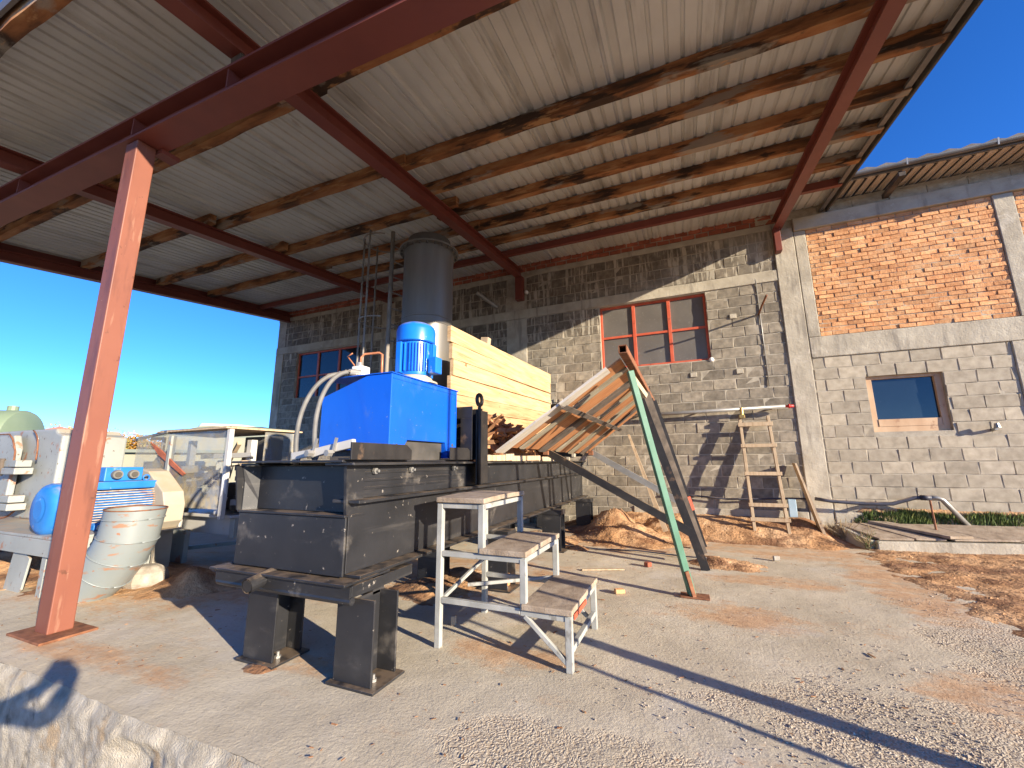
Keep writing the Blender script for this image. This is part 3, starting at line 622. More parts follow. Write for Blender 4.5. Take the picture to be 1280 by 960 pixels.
b = MB(); n = 16
b.tube([(-2.05, Y0+.02, .43), (-2.045, Y0-.13, .405)], .036, n, caps=False); b.tube([(-2.045, Y0-.13, .405), (-2.05, Y0+.02, .43)], .030, n, caps=True)
b.build('drain_pipe', 'black', mb, smooth=False)
def leg(x0, x1, y, top):
    b = MB(); b.box(x0, x1, y, y+.012, .013, top); b.box(x0, x1, y+.165, y+.177, .013, top); b.box((x0+x1)/2-.005, (x0+x1)/2+.005, y+.0125, y+.1645, .013, top)
    lg = b.build('leg', 'black', mb, bevel=.002, loc=((x0+x1)/2, y, 0))
    MB().box(x0-.02, x1+.035, y-.025, y+.20, 0.001, .0125).build('foot_plate', 'black', lg, bevel=.002)
    b = MB(); b.lathe(((x0+x1)/2+.075, y+.06, .013), [(0, .016), (.012, .016), (.012, .008), (.03, .008)], 6); b.build('anchor_bolt', 'galv', lg)
for y in (1.63, 3.15, 4.66, 6.22):
    leg(-1.595, -1.375, y, .374 if y < 2 else .449); leg(-2.215, -2.0, y, .374 if y < 2 else .449)
    if y > 2: MB().box(-2.30, -1.36, y-.01, y+.16, .40, .4515).build('cross_bearer', 'black', mb, bevel=.003)
for (ya, yb) in ((1.575, 2.06), (2.50, 2.80)):
    b = MB(); b.poly([(-1.525, ya, 1.014), (-1.525, ya, 1.10), (-1.525, yb-.05, 1.10), (-1.525, yb, 1.07), (-1.525, yb, 1.014)], (.01, 0, 0)); b.box(-1.60, -1.526, ya, yb, 1.0135, 1.024); b.build('hold_down_angle', 'blackplain', mb, bevel=.002)
for y in (1.80, 2.12, 2.62):
    b = MB(); b.lathe((-1.565, y, .955), [(0, .017), (.016, .017), (.016, .008), (.034, .008)], 6, (1, 0, 0)); b.build('bolt', 'galv', mb)
MB().box(-1.495, -1.482, 2.83, 3.02, .835, 1.40).build('guide_channel', 'blackplain', mb, bevel=.003)
MB().box(-1.56, -1.4965, 3.005, 3.02, .835, 1.40).build('guide_channel', 'blackplain', mb, bevel=.003)
b = MB(); b.tube([(-1.47, 2.845, .83), (-1.47, 2.845, 1.42)], .014, 10)
ring = circ((-1.47, 2.845, 1.475), .042, 20, (0, 1, 0), (0, 0, 1)); b.tube(ring, .015, 8); b.build('lifting_eye_bar', 'blackplain', mb, smooth=True)
b = MB(); b.box(-2.30, -1.50, 2.78, 2.79, 1.33, 1.42); b.box(-1.60, -1.50, 2.78, 2.79, 1.014, 1.33); b.box(-2.30, -2.2, 2.78, 2.79, 1.014, 1.33); b.box(-2.3, -1.5, 2.95, 2.96, 1.014, 1.42); b.build('gate_frame', 'blackplain', mb, bevel=.002)  # the rear sheet fills the gate opening with black in place of shade
b = MB(); b.box(-2.32, -1.6, 2.97, 6.7, .60, .61); b.build('trough_floor', 'blackplain', mb)
for k in range(26):
    y = 3.1+k*.11
    MB().lathe((-1.586, y, .845), [(0, .007), (.006, .006)], 8, (1, 0, 0)).build('rivet', 'galv', mb)

# ---- blue hydraulic power unit standing on it
hp = thing('hydraulic_power_unit', (-1.87, 2.33, 1.014), 'bright blue hydraulic oil tank with upright electric motor on the black bed', 'hydraulic unit')
b = MB(); b.poly([(-2.15, y, z) for y, z in ((1.95, 1.075), (2.08, 1.075), (2.125, 1.135), (2.565, 1.135), (2.60, 1.015), (2.72, 1.015), (2.72, 1.530), (1.95, 1.530))], (.55, 0, 0))
bm = bmesh.new(); tm = b.mesh('oil_tank', M['blue'], V((-1.87, 2.33, 1.014))); bm.from_mesh(tm)
bmesh.ops.bisect_plane(bm, geom=bm.verts[:]+bm.edges[:]+bm.faces[:], plane_co=V((-2.13, 1.95, 1.42))-V((-1.87, 2.33, 1.014)), plane_no=V((-.32, -.25, 1)).normalized(), clear_outer=True)
bmesh.ops.holes_fill(bm, edges=[e for e in bm.edges if e.is_boundary]); bmesh.ops.recalc_face_normals(bm, faces=bm.faces); bm.to_mesh(tm); bm.free()
o = put('oil_tank', tm, hp, (-1.87, 2.33, 1.014)); bv = o.modifiers.new('b', 'BEVEL'); bv.width = .004; bv.segments = 2
MB().box(-2.157, -1.592, 1.943, 2.727, 1.5305, 1.537).build('tank_lid', 'blue', hp, bevel=.001).location.z += 0
b = MB(); b.box(-2.10, -1.66, 2.0, 2.128, 1.014, 1.0735); b.box(-2.10, -1.63, 2.129, 2.56, 1.014, 1.1335); b.build('tank_void_filler', 'fluedark', hp)  # added dark filler boxes, painting the shade in the void under the tank
b = MB(); b.lathe((-1.599, 2.47, 1.07), [(0, .03), (.02, .03), (.025, .02)], 14, (1, 0, 0)); 
b = MB(); b.box(-1.601, -1.597, 1.962, 2.708, 1.500, 1.506); b.box(-1.601, -1.597, 2.700, 2.706, 1.03, 1.50); b.build('weld_seam', 'blue', hp)
MB().lathe((-1.60, 2.02, 1.10), [(0, .010), (.002, .010)], 12, (1, 0, 0)).build('bolt_hole', 'fluedark', hp)
MB().lathe((-1.60, 2.66, 1.12), [(0, .012), (.002, .012)], 12, (1, 0, 0)).build('bolt_hole', 'fluedark', hp)
mx, my = -1.735, 2.36
b = MB(); b.lathe((mx, my, 1.537), [(0, .16), (.012, .16), (.02, .13), (.05, .115), (.055, .10)], 28); mo = b.build('electric_motor', 'cream', hp, auto=30)
b = MB(); b.lathe((mx, my, 1.59), [(0, .112), (.02, .115), (.245, .115)], 30)
b.build('motor_body', 'bluemotor', mo, auto=30)
b = MB()
for k in range(40):
    a = 2*math.pi*k/40
    if abs(math.cos(a*2)) > .93 and k % 2: continue
    d = V((math.cos(a), math.sin(a), 0)); s = V((-d.y, d.x, 0))*.0028
    c0 = V((mx, my, 1.615)); b.poly([c0+d*.112+s, c0+d*.130+s, c0+d*.130-s, c0+d*.112-s], (0, 0, .20))
b.build('cooling_fins', 'bluemotor', mo)
for a in (-1.9, .2, 1.3):
    d = V((math.cos(a), math.sin(a), 0)); p = V((mx, my, 0))+d*.128
    MB().box(p.x-.022, p.x+.022, p.y-.022, p.y+.022, 1.60, 1.82).build('motor_lug', 'bluemotor', mo, bevel=.006)
b = MB(); b.lathe((mx, my, 1.828), [(0, .132), (.005, .138), (.09, .138), (.118, .130), (.135, .112), (.148, .085), (.15, .0)], 36); b.build('fan_cowl', 'bluemotor', mo, auto=35)
b = MB(); b.box(mx+.13, mx+.195, my-.035, my+.045, 1.60, 1.715); b.build('terminal_box', 'bluemotor', mo, bevel=.006)
MB().box(mx+.10, mx+.13, my-.025, my+.035, 1.61, 1.69).build('box_neck', 'galv', mo)
b = MB(); b.box(-2.03, -1.94, 2.06, 2.14, 1.537, 1.635); b.build('junction_box', 'whiteplastic', hp, bevel=.008)
b = MB(); b.tube([(-1.99, 2.10, 1.63), (-1.99, 2.10, 1.70), (-1.97, 2.11, 1.725), (-1.87, 2.14, 1.73), (-1.845, 2.14, 1.715), (-1.84, 2.14, 1.55)], .008, 8); b.tube([(-2.02, 2.08, 1.64), (-2.05, 2.04, 1.70), (-1.99, 2.02, 1.71)], .005, 6); b.build('copper_pipe', 'copper', hp, smooth=True)
b = MB(); b.tube([(-1.98, 2.08, 1.63), (-1.98, 2.08, 1.66)], .016, 10); b.build('cable_gland', 'galv', hp)
for i, (p, q) in enumerate((((-1.99, 1.97, 1.555), (-2.06, 1.72, 1.02)), ((-1.90, 1.97, 1.56), (-1.94, 1.74, 1.045)))):
    pts = bez(p, V(p)+V((-.09, -.12, .03)), V(q)+V((-.05, -.02, .30)), q, 22); b = MB(); b.tube(pts, .0135, 12); b.build('hydraulic_hose', 'hose', hp, smooth=True)
    b = MB(); b.lathe(q, [(-.03, .014), (-.012, .022), (.014, .022), (.02, .017)], 6); b.build('hose_fitting', 'galv', hp)
    b = MB(); b.lathe(p, [(-.04, .020), (.03, .022)], 10, (.5, .9, 0)); b.build('hose_ferrule', 'galv', hp)
# crumpled dust sheet on the corner of the tank
b = MB(); n = 14; vs = []
for j in range(n+1):
    for i in range(n+1):
        x = -2.10+.20*i/n; y = 1.92+.22*j/n; vs.append((x, y, 1.545+.03*abs(fbm(x*17, y*17, 2.))+.02*fbm(x*40, y*40)+.05*math.exp(-((i-7)**2+(j-8)**2)/16)))
b.add(vs, [(j*(n+1)+i, j*(n+1)+i+1, (j+1)*(n+1)+i+1, (j+1)*(n+1)+i) for j in range(n) for i in range(n)])
tag(b.build('rag', 'tarp'), 'crumpled beige rag lying on the left corner of the blue tank', 'rag')
br = thing('white_channel_bar', (-1.8, 1.70, 1.03), 'white painted bar with clamps lying across the front of the black bed', 'steel bar')
b = MB(); b.bar((-2.02, 1.66, 1.036), (-1.86, 1.665, 1.056), .02, .04); b.bar((-1.865, 1.665, 1.052), (-1.60, 1.68, 1.10), .028, .045); b.build('channel', 'whitepaint', br, bevel=.004)
for x in (-1.86, -1.72): 
    b = MB(); b.bar((x, 1.65, 1.03), (x+.02, 1.655, 1.13), .012); b.lathe((x, 1.64, 1.05), [(-.01, .018), (.03, .018)], 6, (0, -1, 0)); b.build('clamp', 'galv', br)

# ================================================================== PLANK BIN and offcuts
pb = thing('plank_screen', (-2.05, 4.85, 1.0), 'tall screen of fresh pale planks standing along the far side of the black bed', 'plank wall')
zt = 2.30
for k in range(8):
    h = (.165, .160, .165, .175, .155, .17, .165, .16)[k]; z1 = zt-.002; z0 = z1-h+.005; zt -= h
    ya = 3.26+(.02, .06, .07, .04, .05, .06, .03, .05)[k]; yb = 6.46-(.0, .03, .01, .05, .06, .02, .04, .03)[k]
    sl = .040; n = 16; vs = []
    for i in range(n+1):
        y = ya+(yb-ya)*i/n; o_ = sl*(y-3.26); e = [.0035*fbm(y*3, k*7.+j) for j in range(4)]; xx = -2.05+.006*math.sin(k*2.3+y)
        vs += [(xx, y, z0+o_+e[0]), (xx+.042, y, z0+o_+e[0]), (xx+.042, y, z1+o_+e[2]-.004*(k in (2, 3))*i/n*3), (xx, y, z1+o_+e[2])]
    b = MB(); b.add(vs, [(i*4+q, i*4+(q+1) % 4, (i+1)*4+(q+1) % 4, (i+1)*4+q) for i in range(n) for q in range(4)]+[(3, 2, 1, 0), tuple(n*4+q for q in range(4))])
    b.build('plank', 'pine', pb, bevel=.002, loc=(-2.05, (ya+yb)/2, z0))
for y in (3.5, 4.8, 6.2): MB().box(-2.10, -2.053, y, y+.08, 1.0, 2.2).build('batten', 'pineobj', pb)
b = MB(); b.bar((-2.16, 4.2, 1.9), (-2.09, 4.2, 2.44), .10, .08); tag(b.build('wooden_block', 'pineobj', bevel=.006), 'short sawn timber stub poking up behind the pale plank screen', 'timber')
offm = []
for i in range(6):
    b = MB(); rnd = random.Random(i); L_ = .11
    b.add([(sx*L_*(1+rnd.uniform(-.2, .1)), sy*.022*rnd.uniform(.5, 1.3), sz*.010*rnd.uniform(.6, 1.5)) for sx in (-1, 1) for sy in (-1, 1) for sz in (-1, 1)], [(0, 1, 3, 2), (4, 6, 7, 5), (0, 4, 5, 1), (2, 3, 7, 6), (0, 2, 6, 4), (1, 5, 7, 3)])
    offm.append(b.mesh('wood_offcut', M['offcut']))
rnd = random.Random(3)
b = MB()
b.add([(-2.0, 3.0, 1.0), (-1.6, 3.0, .99), (-1.6, 4.9, .99), (-2.0, 4.9, 1.0), (-1.98, 3.05, 1.22), (-1.68, 3.1, 1.18), (-1.68, 4.8, 1.1), (-1.98, 4.8, 1.25)], [(0, 1, 5, 4), (1, 2, 6, 5), (2, 3, 7, 6), (3, 0, 4, 7), (4, 5, 6, 7)])
tag(b.build('bark_mulch', 'offcut'), 'dark bark and splinters filling the machine bed trough', kind='stuff')
for i in range(230):
    y = 3.04+2.1*rnd.random()**1.1; x = -1.60-.40*rnd.random(); u = (x+2.0)/.4
    top = 1.43+.06*fbm(x*5, y*3)-.10*max(0, y-4.0)-.12*u*u
    z = 1.03+(top-1.03)*rnd.random()**.5
    put('wood_offcut', rnd.choice(offm), None, (x, y, z), (rnd.uniform(-.7, .7), rnd.uniform(-.7, .7), rnd.uniform(0, 3.14)), (rnd.uniform(.7, 1.5),)*3)
for o in COL.objects:
    if o.name.startswith('wood_offcut') and not o.parent: tag(o, 'broken brown wood offcut in the heap piled in front of the plank screen', 'offcut', 'broken wood offcuts heaped on the machine bed')
for i, (ya, yb, x, z, w_) in enumerate(((3.06, 3.42, -1.56, 1.03, .05), (3.44, 3.60, -1.55, 1.035, .06), (3.62, 3.95, -1.57, 1.028, .05), (3.97, 4.35, -1.55, 1.03, .05), (4.4, 5.0, -1.57, 1.025, .05))):
    b = MB(); b.bar((x, ya, z), (x+.01, yb, z+.006*(i % 2)), .10, w_); o = b.build('packing_board', 'pineobj', bevel=.004, loc=(x, ya, z))
    tag(o, ('pale board lying on the bed rim beside the black guide channel', 'short square wood block between two boards on the bed rim', 'middle pale board on the bed rim below the offcut heap', 'pale board on the bed rim under the low corner of the chute', 'farthest pale board on the bed rim beyond the chute corner')[i], 'board')

# ================================================================== TILTED CHUTE
ch = thing('tilted_chute', (-.6, 4.4, 0), 'tilted chute of rusty brown boards on black steel frames with a mint green prop', 'chute')
A, B_, C_, D_ = V((-1.42, 3.10, 1.115)), V((-.40, 3.10, 1.79)), V((-.41, 5.95, 1.78)), V((-1.30, 5.95, 1.10))
cuts = [0, .06, .15, .19, .33, .40, .50, .54, .68, .74, .86, .91, 1]
mats = ['palewood', 'rustwood', 'greywood', 'rustwood', 'barkwood', 'rustwood', 'greywood', 'rustwood', 'greywood', 'rustwood', 'barkwood', 'rustwood']
rnd = random.Random(11)
for k in range(12):
    s0, s1 = cuts[k]+.002, cuts[k+1]-.002
    p0 = A.lerp(D_, (s0+s1)/2); p1 = B_.lerp(C_, (s0+s1)/2); d = p1-p0; L_ = d.length; q = Matrix((d.normalized(), V((0, 1, 0)), d.normalized().cross(V((0, 1, 0))))).transposed()
    wd = (s1-s0)*2.85/2; t = .018; n = 8; vs = []; ext = -.02 if k else -.10
    for i in range(n+1):
        x = (L_+ext)*i/n+rnd.uniform(-.004, .004)*(0 if i in (0, n) else 1)-(.05 if k == 0 else rnd.uniform(0, .03)*(i == 0)); e1, e2 = rnd.uniform(-.006, .006), rnd.uniform(-.006, .006); zz = (k % 2)*.016
        vs += [(x, -wd+e1, zz), (x, wd+e2, zz), (x, wd+e2, zz+t), (x, -wd+e1, zz+t)]
    if k == 0: vs = [(v[0], v[1], v[2]-.02) for v in vs]
    b = MB(); b.add(vs, [(i*4+q_, i*4+(q_+1) % 4, (i+1)*4+(q_+1) % 4, (i+1)*4+q_) for i in range(n) for q_ in range(4)]+[(3, 2, 1, 0), tuple(n*4+q_ for q_ in range(4))])
    me = b.mesh('board', M[mats[k]]); o = put('board', me, ch, p0); o.rotation_euler = q.to_euler()
    if k == 0: o['label'] = 'pale grey plank along the near edge of the chute'
nrm = (B_-A).cross(V((0, 1, 0))).normalized()
if nrm.z > 0: nrm = -nrm
for t_, s1 in ((.50, .93),):
    p, q = A.lerp(B_, t_)+nrm*.035, D_.lerp(C_, t_)+nrm*.035
    b = MB(); b.bar(p, p.lerp(q, s1), .006, .05, nrm); b.bar(p+nrm*.028+V((.02, 0, .013)), p.lerp(q, s1)+nrm*.028+V((.02, 0, .013)), .05, .006, nrm); b.build('cross_angle', 'rust' if t_ < .4 else 'barkwood', ch)
b = MB()
for k, (dx, dz) in enumerate(((-.028, 0), (.028, 0), (0, -.028), (0, .028))):
    p = B_+V((.02+dx, -.08, .02+dz)); q = C_+V((.02+dx, 0, .02+dz)); b.bar(p, q, .006 if k < 2 else .056, .056 if k < 2 else .006)
b.build('top_tube', 'rust', ch)
def channel(p, q, w_, d_, nm, mat='blackplain', up=(0, 1, 0)):
    b = MB(); t = .008; b.sweep([(-w_/2, -d_/2), (w_/2, -d_/2), (w_/2, d_/2), (w_/2-t, d_/2), (w_/2-t, -d_/2+t), (-w_/2+t, -d_/2+t), (-w_/2+t, d_/2), (-w_/2, d_/2)], p, q, up); return b.build(nm, mat, ch)
channel((-.44, 4.407, 1.76), (.075, 4.407, 0), .075, .058, 'leg'); channel((-.38, 5.407, 1.76), (.02, 5.407, .02), .075, .058, 'leg')
b = MB(); b.bar((-.36, 4.47, 1.70), (.06, 4.62, .10), .03, .09); b.build('side_rail', 'barkwood', ch)
b = MB(); b.bar((-.33, 4.9, 1.66), (.06, 4.95, .10), .025, .11); b.build('side_rail', 'blackplain', ch)
b = MB(); b.bar((-.055, 4.62, .63), (-.02, 4.63, .50), .034, .095); b.build('red_patch', 'windowred', ch)
channel((-1.45, 4.4, 1.11), (-.03, 4.4, .33), .075, .05, 'brace'); channel((-1.15, 5.4, 1.11), (-.15, 5.4, .53), .07, .05, 'brace', 'galv')
for p in ((-1.43, 4.4, 1.085), (-1.15, 5.4, 1.09)): b = MB(); b.box(p[0]-.03, p[0]+.03, p[1]-.06, p[1]+.05, p[2]-.02, p[2]+.04); b.build('hinge_lug', 'rust', ch, bevel=.005)
b = MB(); b.bar((-.05, 3.54, .02), (-.375, 3.36, 1.71), .048); b.build('prop', 'green', ch, bevel=.004)
b = MB(); b.box(-.13, .07, 3.50, 3.62, .001, .012); b.bar((-.045, 3.535, .01), (-.085, 3.51, .19), .056, .03); b.build('prop_foot', 'rust', ch, bevel=.002)
b = MB(); b.bar((-.36, 3.37, 1.66), (-.28, 3.52, 1.52), .03, .04); b.build('prop_wedge', 'pineobj', ch)

# ================================================================== STEP STAND
ss = thing('step_stand', (-.97, 2.42, 0), 'three-tier white steel step stand with chipboard treads beside the black bed', 'steps')
YF, YB = 2.13, 2.70
def a_(p, q, nm, w_=.034): 
    b = MB(); b.bar(p, q, w_); return b.build(nm, 'stoolsteel', ss, bevel=.003)
for y in (YF, YB):
    a_((-1.345, y, 0), (-1.345, y, .765), 'post'); a_((-1.08, y, .505), (-1.08, y, .765), 'post'); a_((-.835, y, .25), (-.835, y, .495), 'post'); a_((-.60, y, 0), (-.60, y, .252), 'post')
    a_((-1.328, y, .752), (-1.063, y, .752), 'rail', .028); a_((-1.328, y, .49), (-.818, y, .49), 'rail', .028); a_((-1.328, y, .245), (-.853, y, .245), 'rail', .028)
    a_((-.852, y, .238), (-.617, y, .238), 'rail', .027); a_((-.83, y-.004, .225), (-.612, y-.004, .04), 'diagonal_brace', .022)
for x, z in ((-1.345, .752), (-1.08, .752), (-1.08, .49), (-.835, .49), (-.835, .238), (-.60, .238), (-.60, .09)): a_((x, YF+.017, z), (x, YB-.017, z), 'cross_rail', .027)
a_((-1.33, YF+.015, .25), (-1.33, YB-.02, .36), 'diagonal_brace', .02)
a_((-1.33, YF+.3, .245), (-.85, YB, .27), 'diagonal_brace', .02)
for x0, x1, z in ((-1.365, -1.055, .770), (-1.085, -.812, .508), (-.842, -.575, .256)):
    ym = (YF+YB)/2; seg = MB(); n = 10; vs = []
    for i in range(n+1):
        y = YF-.03+(YB-YF+.05)*i/n; e = R.uniform(-.003, .003); s = .006*math.sin(i/n*3.14)
        vs += [(x0+e, y, z+s), (x1+e, y, z+s), (x1+e, y, z+.028+s), (x0+e, y, z+.028+s)]
    seg.add(vs, [(i*4+q, i*4+(q+1) % 4, (i+1)*4+(q+1) % 4, (i+1)*4+q) for i in range(n) for q in range(4)]+[(3, 2, 1, 0), tuple(n*4+q for q in range(4))])
    seg.build('tread', 'chipboard', ss, bevel=.004, loc=((x0+x1)/2, ym, z))
MB().box(-.582, -.578, 2.16, 2.42, .225, .25).build('red_paint_smear', 'windowred', ss)

# ================================================================== FLUE AND CAGED LADDER
fl = thing('steel_flue', (-2.86, 4.1, .2), 'wide dull steel flue with a bolted flange rising under the canopy', 'flue')
b = MB(); b.lathe((-2.86, 4.1, -.3), [(0, .31), (3.93, .31)], 48); b.build('flue_drum', 'flue', fl, auto=30)
for z in (2.62, 2.70, 1.7): b = MB(); b.lathe((-2.86, 4.1, z), [(0, .311), (.004, .315), (.010, .315), (.014, .311)], 48); b.build('seam', 'flue', fl, smooth=True)
b = MB(); b.lathe((-2.86, 4.1, 3.62), [(0, .312), (.001, .372), (.022, .372), (.023, .312)], 48); b.build('flange', 'flue', fl, auto=30)
for k in range(24):
    a = 2*math.pi*k/24; b = MB(); b.lathe((-2.86+.345*math.cos(a), 4.1+.345*math.sin(a), 3.595), [(0, .012), (.062, .012)], 6); b.build('flange_bolt', 'fluedark', fl)
b = MB(); b.lathe((-2.86, 4.1, 3.645), [(0, .27), (.14, .27)], 40); b.build('flue_top', 'fluedark', fl, auto=30)
la = thing('caged_ladder', (-3.3, 3.95, .2), 'thin grey caged ladder standing left of the steel flue', 'ladder')
def t_(pts, r, nm, mat='galv'): b = MB(); b.tube(pts, r, 8); return b.build(nm, mat, la, smooth=True)
M['ladsteel'] = pm('dull_grey_ladder_steel', [(.3, (.15, .13, .11)), (.7, (.26, .235, .20))], 6, .6, .1, 60, .001)
t_([(-3.27, 3.88, .3), (-3.27, 3.88, 3.92)], .026, 'rail', 'ladsteel'); t_([(-3.20, 4.15, .3), (-3.20, 4.15, 3.75)], .018, 'rail', 'ladsteel')
for k in range(14): z = 1.0+k*.21; t_([(-3.27, 3.88, z), (-3.20, 4.15, z)], .009, 'rung', 'ladsteel')
for z in (2.72, 3.80): t_(circ((-3.42, 3.88, z), .24, 20, (1, .1, 0), (-.1, 1, 0), .5, 2*math.pi-.9), .010, 'cage_hoop', 'ladsteel')
for a in (2.6, 3.6, 4.7): x, y = -3.42+.24*math.cos(a), 3.88+.24*math.sin(a); t_([(x, y, 1.0), (x, y, 3.85)], .012, 'cage_bar', 'ladsteel')

# ================================================================== LEFT-HAND MACHINERY
bn = thing('steel_bench', (-5.4, 2.1, 0), 'pale grey welded steel bench carrying the big blue motor', 'bench')
MB().box(-6.6, -4.48, 1.70, 2.32, .425, .445).build('bench_top', 'greyequip', bn, bevel=.003)
MB().box(-6.6, -4.49, 1.69, 1.705, .30, .424).build('front_rail', 'greyequip', bn, bevel=.003)
MB().box(-4.50, -4.485, 1.71, 2.3, .30, .424).build('side_rail', 'greyequip', bn, bevel=.003)
b = MB(); b.poly([(-5.28, 1.72, 0), (-5.22, 1.72, .30), (-5.02, 1.72, .30), (-4.93, 1.72, .26), (-4.98, 1.72, .02), (-5.04, 1.72, -.02)], (0, .015, 0)); b.build('gusset_leg', 'greyequip', bn, bevel=.003)
for x in (-4.72, -5.9, -6.5):
    MB().box(x, x+.07, 1.715, 1.78, -.02, .30).build('leg', 'greyequip', bn, bevel=.003)
MB().box(-4.56, -4.49, 2.24, 2.31, -.02, .30).build('leg', 'greyequip', bn, bevel=.003)
MB().box(-6.5, -4.9, 2.3, 2.32, .02, .30).build('back_panel', 'greyequip', bn, bevel=.003)

ho = thing('chipper_housing', (-6.9, 2.4, .445), 'big pale grey steel drum housing with a hinged door at the far left', 'machine housing')
b = MB(); pts = [(-5.97, 2.15, .446), (-5.97, 2.15, 1.30)]+[(-6.05-.10*math.sin(a), 2.15, 1.30+.08*math.sin(a)) for a in (.4, .8, 1.2)]+[(-6.9, 2.15, 1.385), (-8.6, 2.15, 1.385), (-8.6, 2.15, .446)]
b.poly(pts, (0, .55, 0)); b.build('housing_shell', 'greyequip', ho, bevel=.02)
b = MB(); b.poly([(-8.8, 2.05, .55), (-6.72, 2.05, .52), (-6.66, 2.05, .60), (-6.66, 2.05, 1.18), (-6.76, 2.05, 1.32), (-8.8, 2.05, 1.345)], (0, .06, 0)); b.build('door', 'greyequip', ho, bevel=.012)
b = MB(); b.tube([(-8.8, 2.045, 1.352), (-6.86, 2.045, 1.335), (-6.74, 2.04, 1.28), (-6.62, 2.04, 1.15), (-6.58, 2.04, .9)], .008, 6); b.build('rusty_door_edge', 'rust', ho, smooth=True)
b = MB(); b.tube(bez((-6.55, 2.12, 1.37), (-6.35, 2.10, 1.32), (-6.30, 2.10, 1.2), (-6.30, 2.1, 1.05)), .007, 6); b.tube(bez((-6.5, 2.12, .60), (-6.6, 2.08, .42), (-6.85, 2.08, .42), (-6.98, 2.08, .50)), .010, 6); b.build('rusty_lip', 'rust', ho, smooth=True)
for z in (.98, .62):
    b = MB(); b.box(-6.74, -6.42, 2.0, 2.12, z, z+.07); b.box(-6.66, -6.36, 1.98, 2.12, z-.075, z-.008); b.build('hinge', 'greyequip', ho, bevel=.008)
    b = MB(); b.tube([(-6.70, 1.99, z-.09), (-6.70, 1.99, z+.09)], .022, 8); b.build('hinge_pin', 'barkwood', ho, smooth=True)

bmz = .64
mo2 = thing('large_blue_motor', (-4.87, 2.1, .445), 'large sun-faded blue electric motor lying on the pale grey bench behind the red column', 'electric motor')
b = MB(); b.lathe((-4.89, 1.70, bmz), [(0, .0), (.004, .10), (.008, .16), (.03, .195), (.06, .208), (.22, .212), (.23, .20)], 40, (0, 1, 0)); b.build('fan_cowl', 'bluepale', mo2, auto=40)
b = MB(); b.lathe((-4.89, 1.695, bmz), [(0, .07), (.006, .10)], 30, (0, 1, 0)); b.build('cowl_boss', 'bluepale', mo2)
b = MB(); b.lathe((-4.89, 1.93, bmz), [(0, .175), (.50, .175)], 36, (0, 1, 0)); b.build('stator', 'bluepale', mo2, auto=30)
b = MB(); b.lathe((-4.89, 2.43, bmz), [(0, .20), (.05, .20), (.08, .15), (.12, .08)], 36, (0, 1, 0)); b.build('end_bell', 'bluepale', mo2, auto=30)
b = MB()
for k in range(15):
    z = bmz-.155+k*.0215; hw = math.sqrt(max(.0, .195**2-(z-bmz)**2)); b.box(-4.89, -4.89+hw+.012, 1.945, 2.42, z, z+.006); b.box(-4.89-hw-.012, -4.89, 1.945, 2.42, z, z+.006)
b.build('cooling_fins', 'finrust', mo2)
b = MB(); b.box(-5.02, -4.72, 1.96, 2.42, bmz+.14, bmz+.21); b.build('motor_saddle', 'bluepale', mo2, bevel=.015)
b = MB(); b.box(-4.98, -4.74, 2.02, 2.30, bmz+.212, bmz+.335); tb = b.build('terminal_box', 'bluepale', mo2, bevel=.008)
for y in (2.10, 2.22):
    b = MB(); b.lathe((-4.742, y, bmz+.27), [(0, .040), (.03, .042), (.05, .036)], 16, (1, -.1, 0)); g_ = b.build('cable_gland', 'hose', tb, auto=40)
    b = MB(); b.lathe((-4.690, y-.005, bmz+.27), [(0, .024), (.003, .024)], 14, (1, -.1, 0)); b.build('gland_hole', 'fluedark', tb)
MB().tube(circ((-4.80, 2.36, bmz+.235), .025, 12, (0, 1, 0), (0, 0, 1)), .008, 6).build('lifting_eye', 'bluepale', mo2, smooth=True)
for y in (1.99, 2.36): MB().box(-5.06, -4.70, y, y+.08, .446, bmz-.13).build('motor_foot', 'bluepale', mo2, bevel=.008)
MB().lathe((-4.66, 2.02, .47), [(0, .03), (.04, .03)], 8, (1, 0, 0)).build('foot_bolt', 'cream', mo2)

el = thing('duct_elbow', (-4.2, 1.95, 0), 'pale grey segmented duct elbow with rust patches standing on the ground by the red column', 'duct')
cs = [V((-4.07, 1.97, .655)), V((-4.075, 1.965, .585)), V((-4.09, 1.955, .44)), V((-4.14, 1.93, .31)), V((-4.22, 1.90, .20)), V((-4.32, 1.86, .11))]
dr = [V((.03, 0, 1)), V((.03, 0, 1)), V((.16, .04, 1)), V((.42, .14, 1)), V((.75, .28, 1)), V((1.0, .40, .85))]
for k in range(5):
    b = MB(); vs = []; n = 36
    for i in (k, k+1):
        d = dr[i].normalized(); s = V((0, 1, 0)).cross(d).normalized(); t2 = d.cross(s); r = .188+(.004 if i == 0 else 0)
        vs += [cs[i]+(s*math.cos(2*math.pi*j/n)+t2*math.sin(2*math.pi*j/n))*r for j in range(n)]
    b.add(vs, [(j, (j+1) % n, n+(j+1) % n, n+j) for j in range(n)]); b.build('duct_segment', 'duct', el, smooth=True)
    i = k+1; d = dr[i].normalized(); s = V((0, 1, 0)).cross(d).normalized(); t2 = d.cross(s)
    b = MB(); b.tube([cs[i]+(s*math.cos(2*math.pi*j/n)+t2*math.sin(2*math.pi*j/n))*.191 for j in range(n+1)], .005, 6); b.build('seam_bead', 'duct', el, smooth=True)
d = dr[0].normalized(); s = V((0, 1, 0)).cross(d); t2 = d.cross(s)
b = MB(); b.tube([cs[0]+(s*math.cos(2*math.pi*j/36)+t2*math.sin(2*math.pi*j/36))*.192 for j in range(37)], .005, 6); b.build('rusty_rim', 'rust', el, smooth=True)

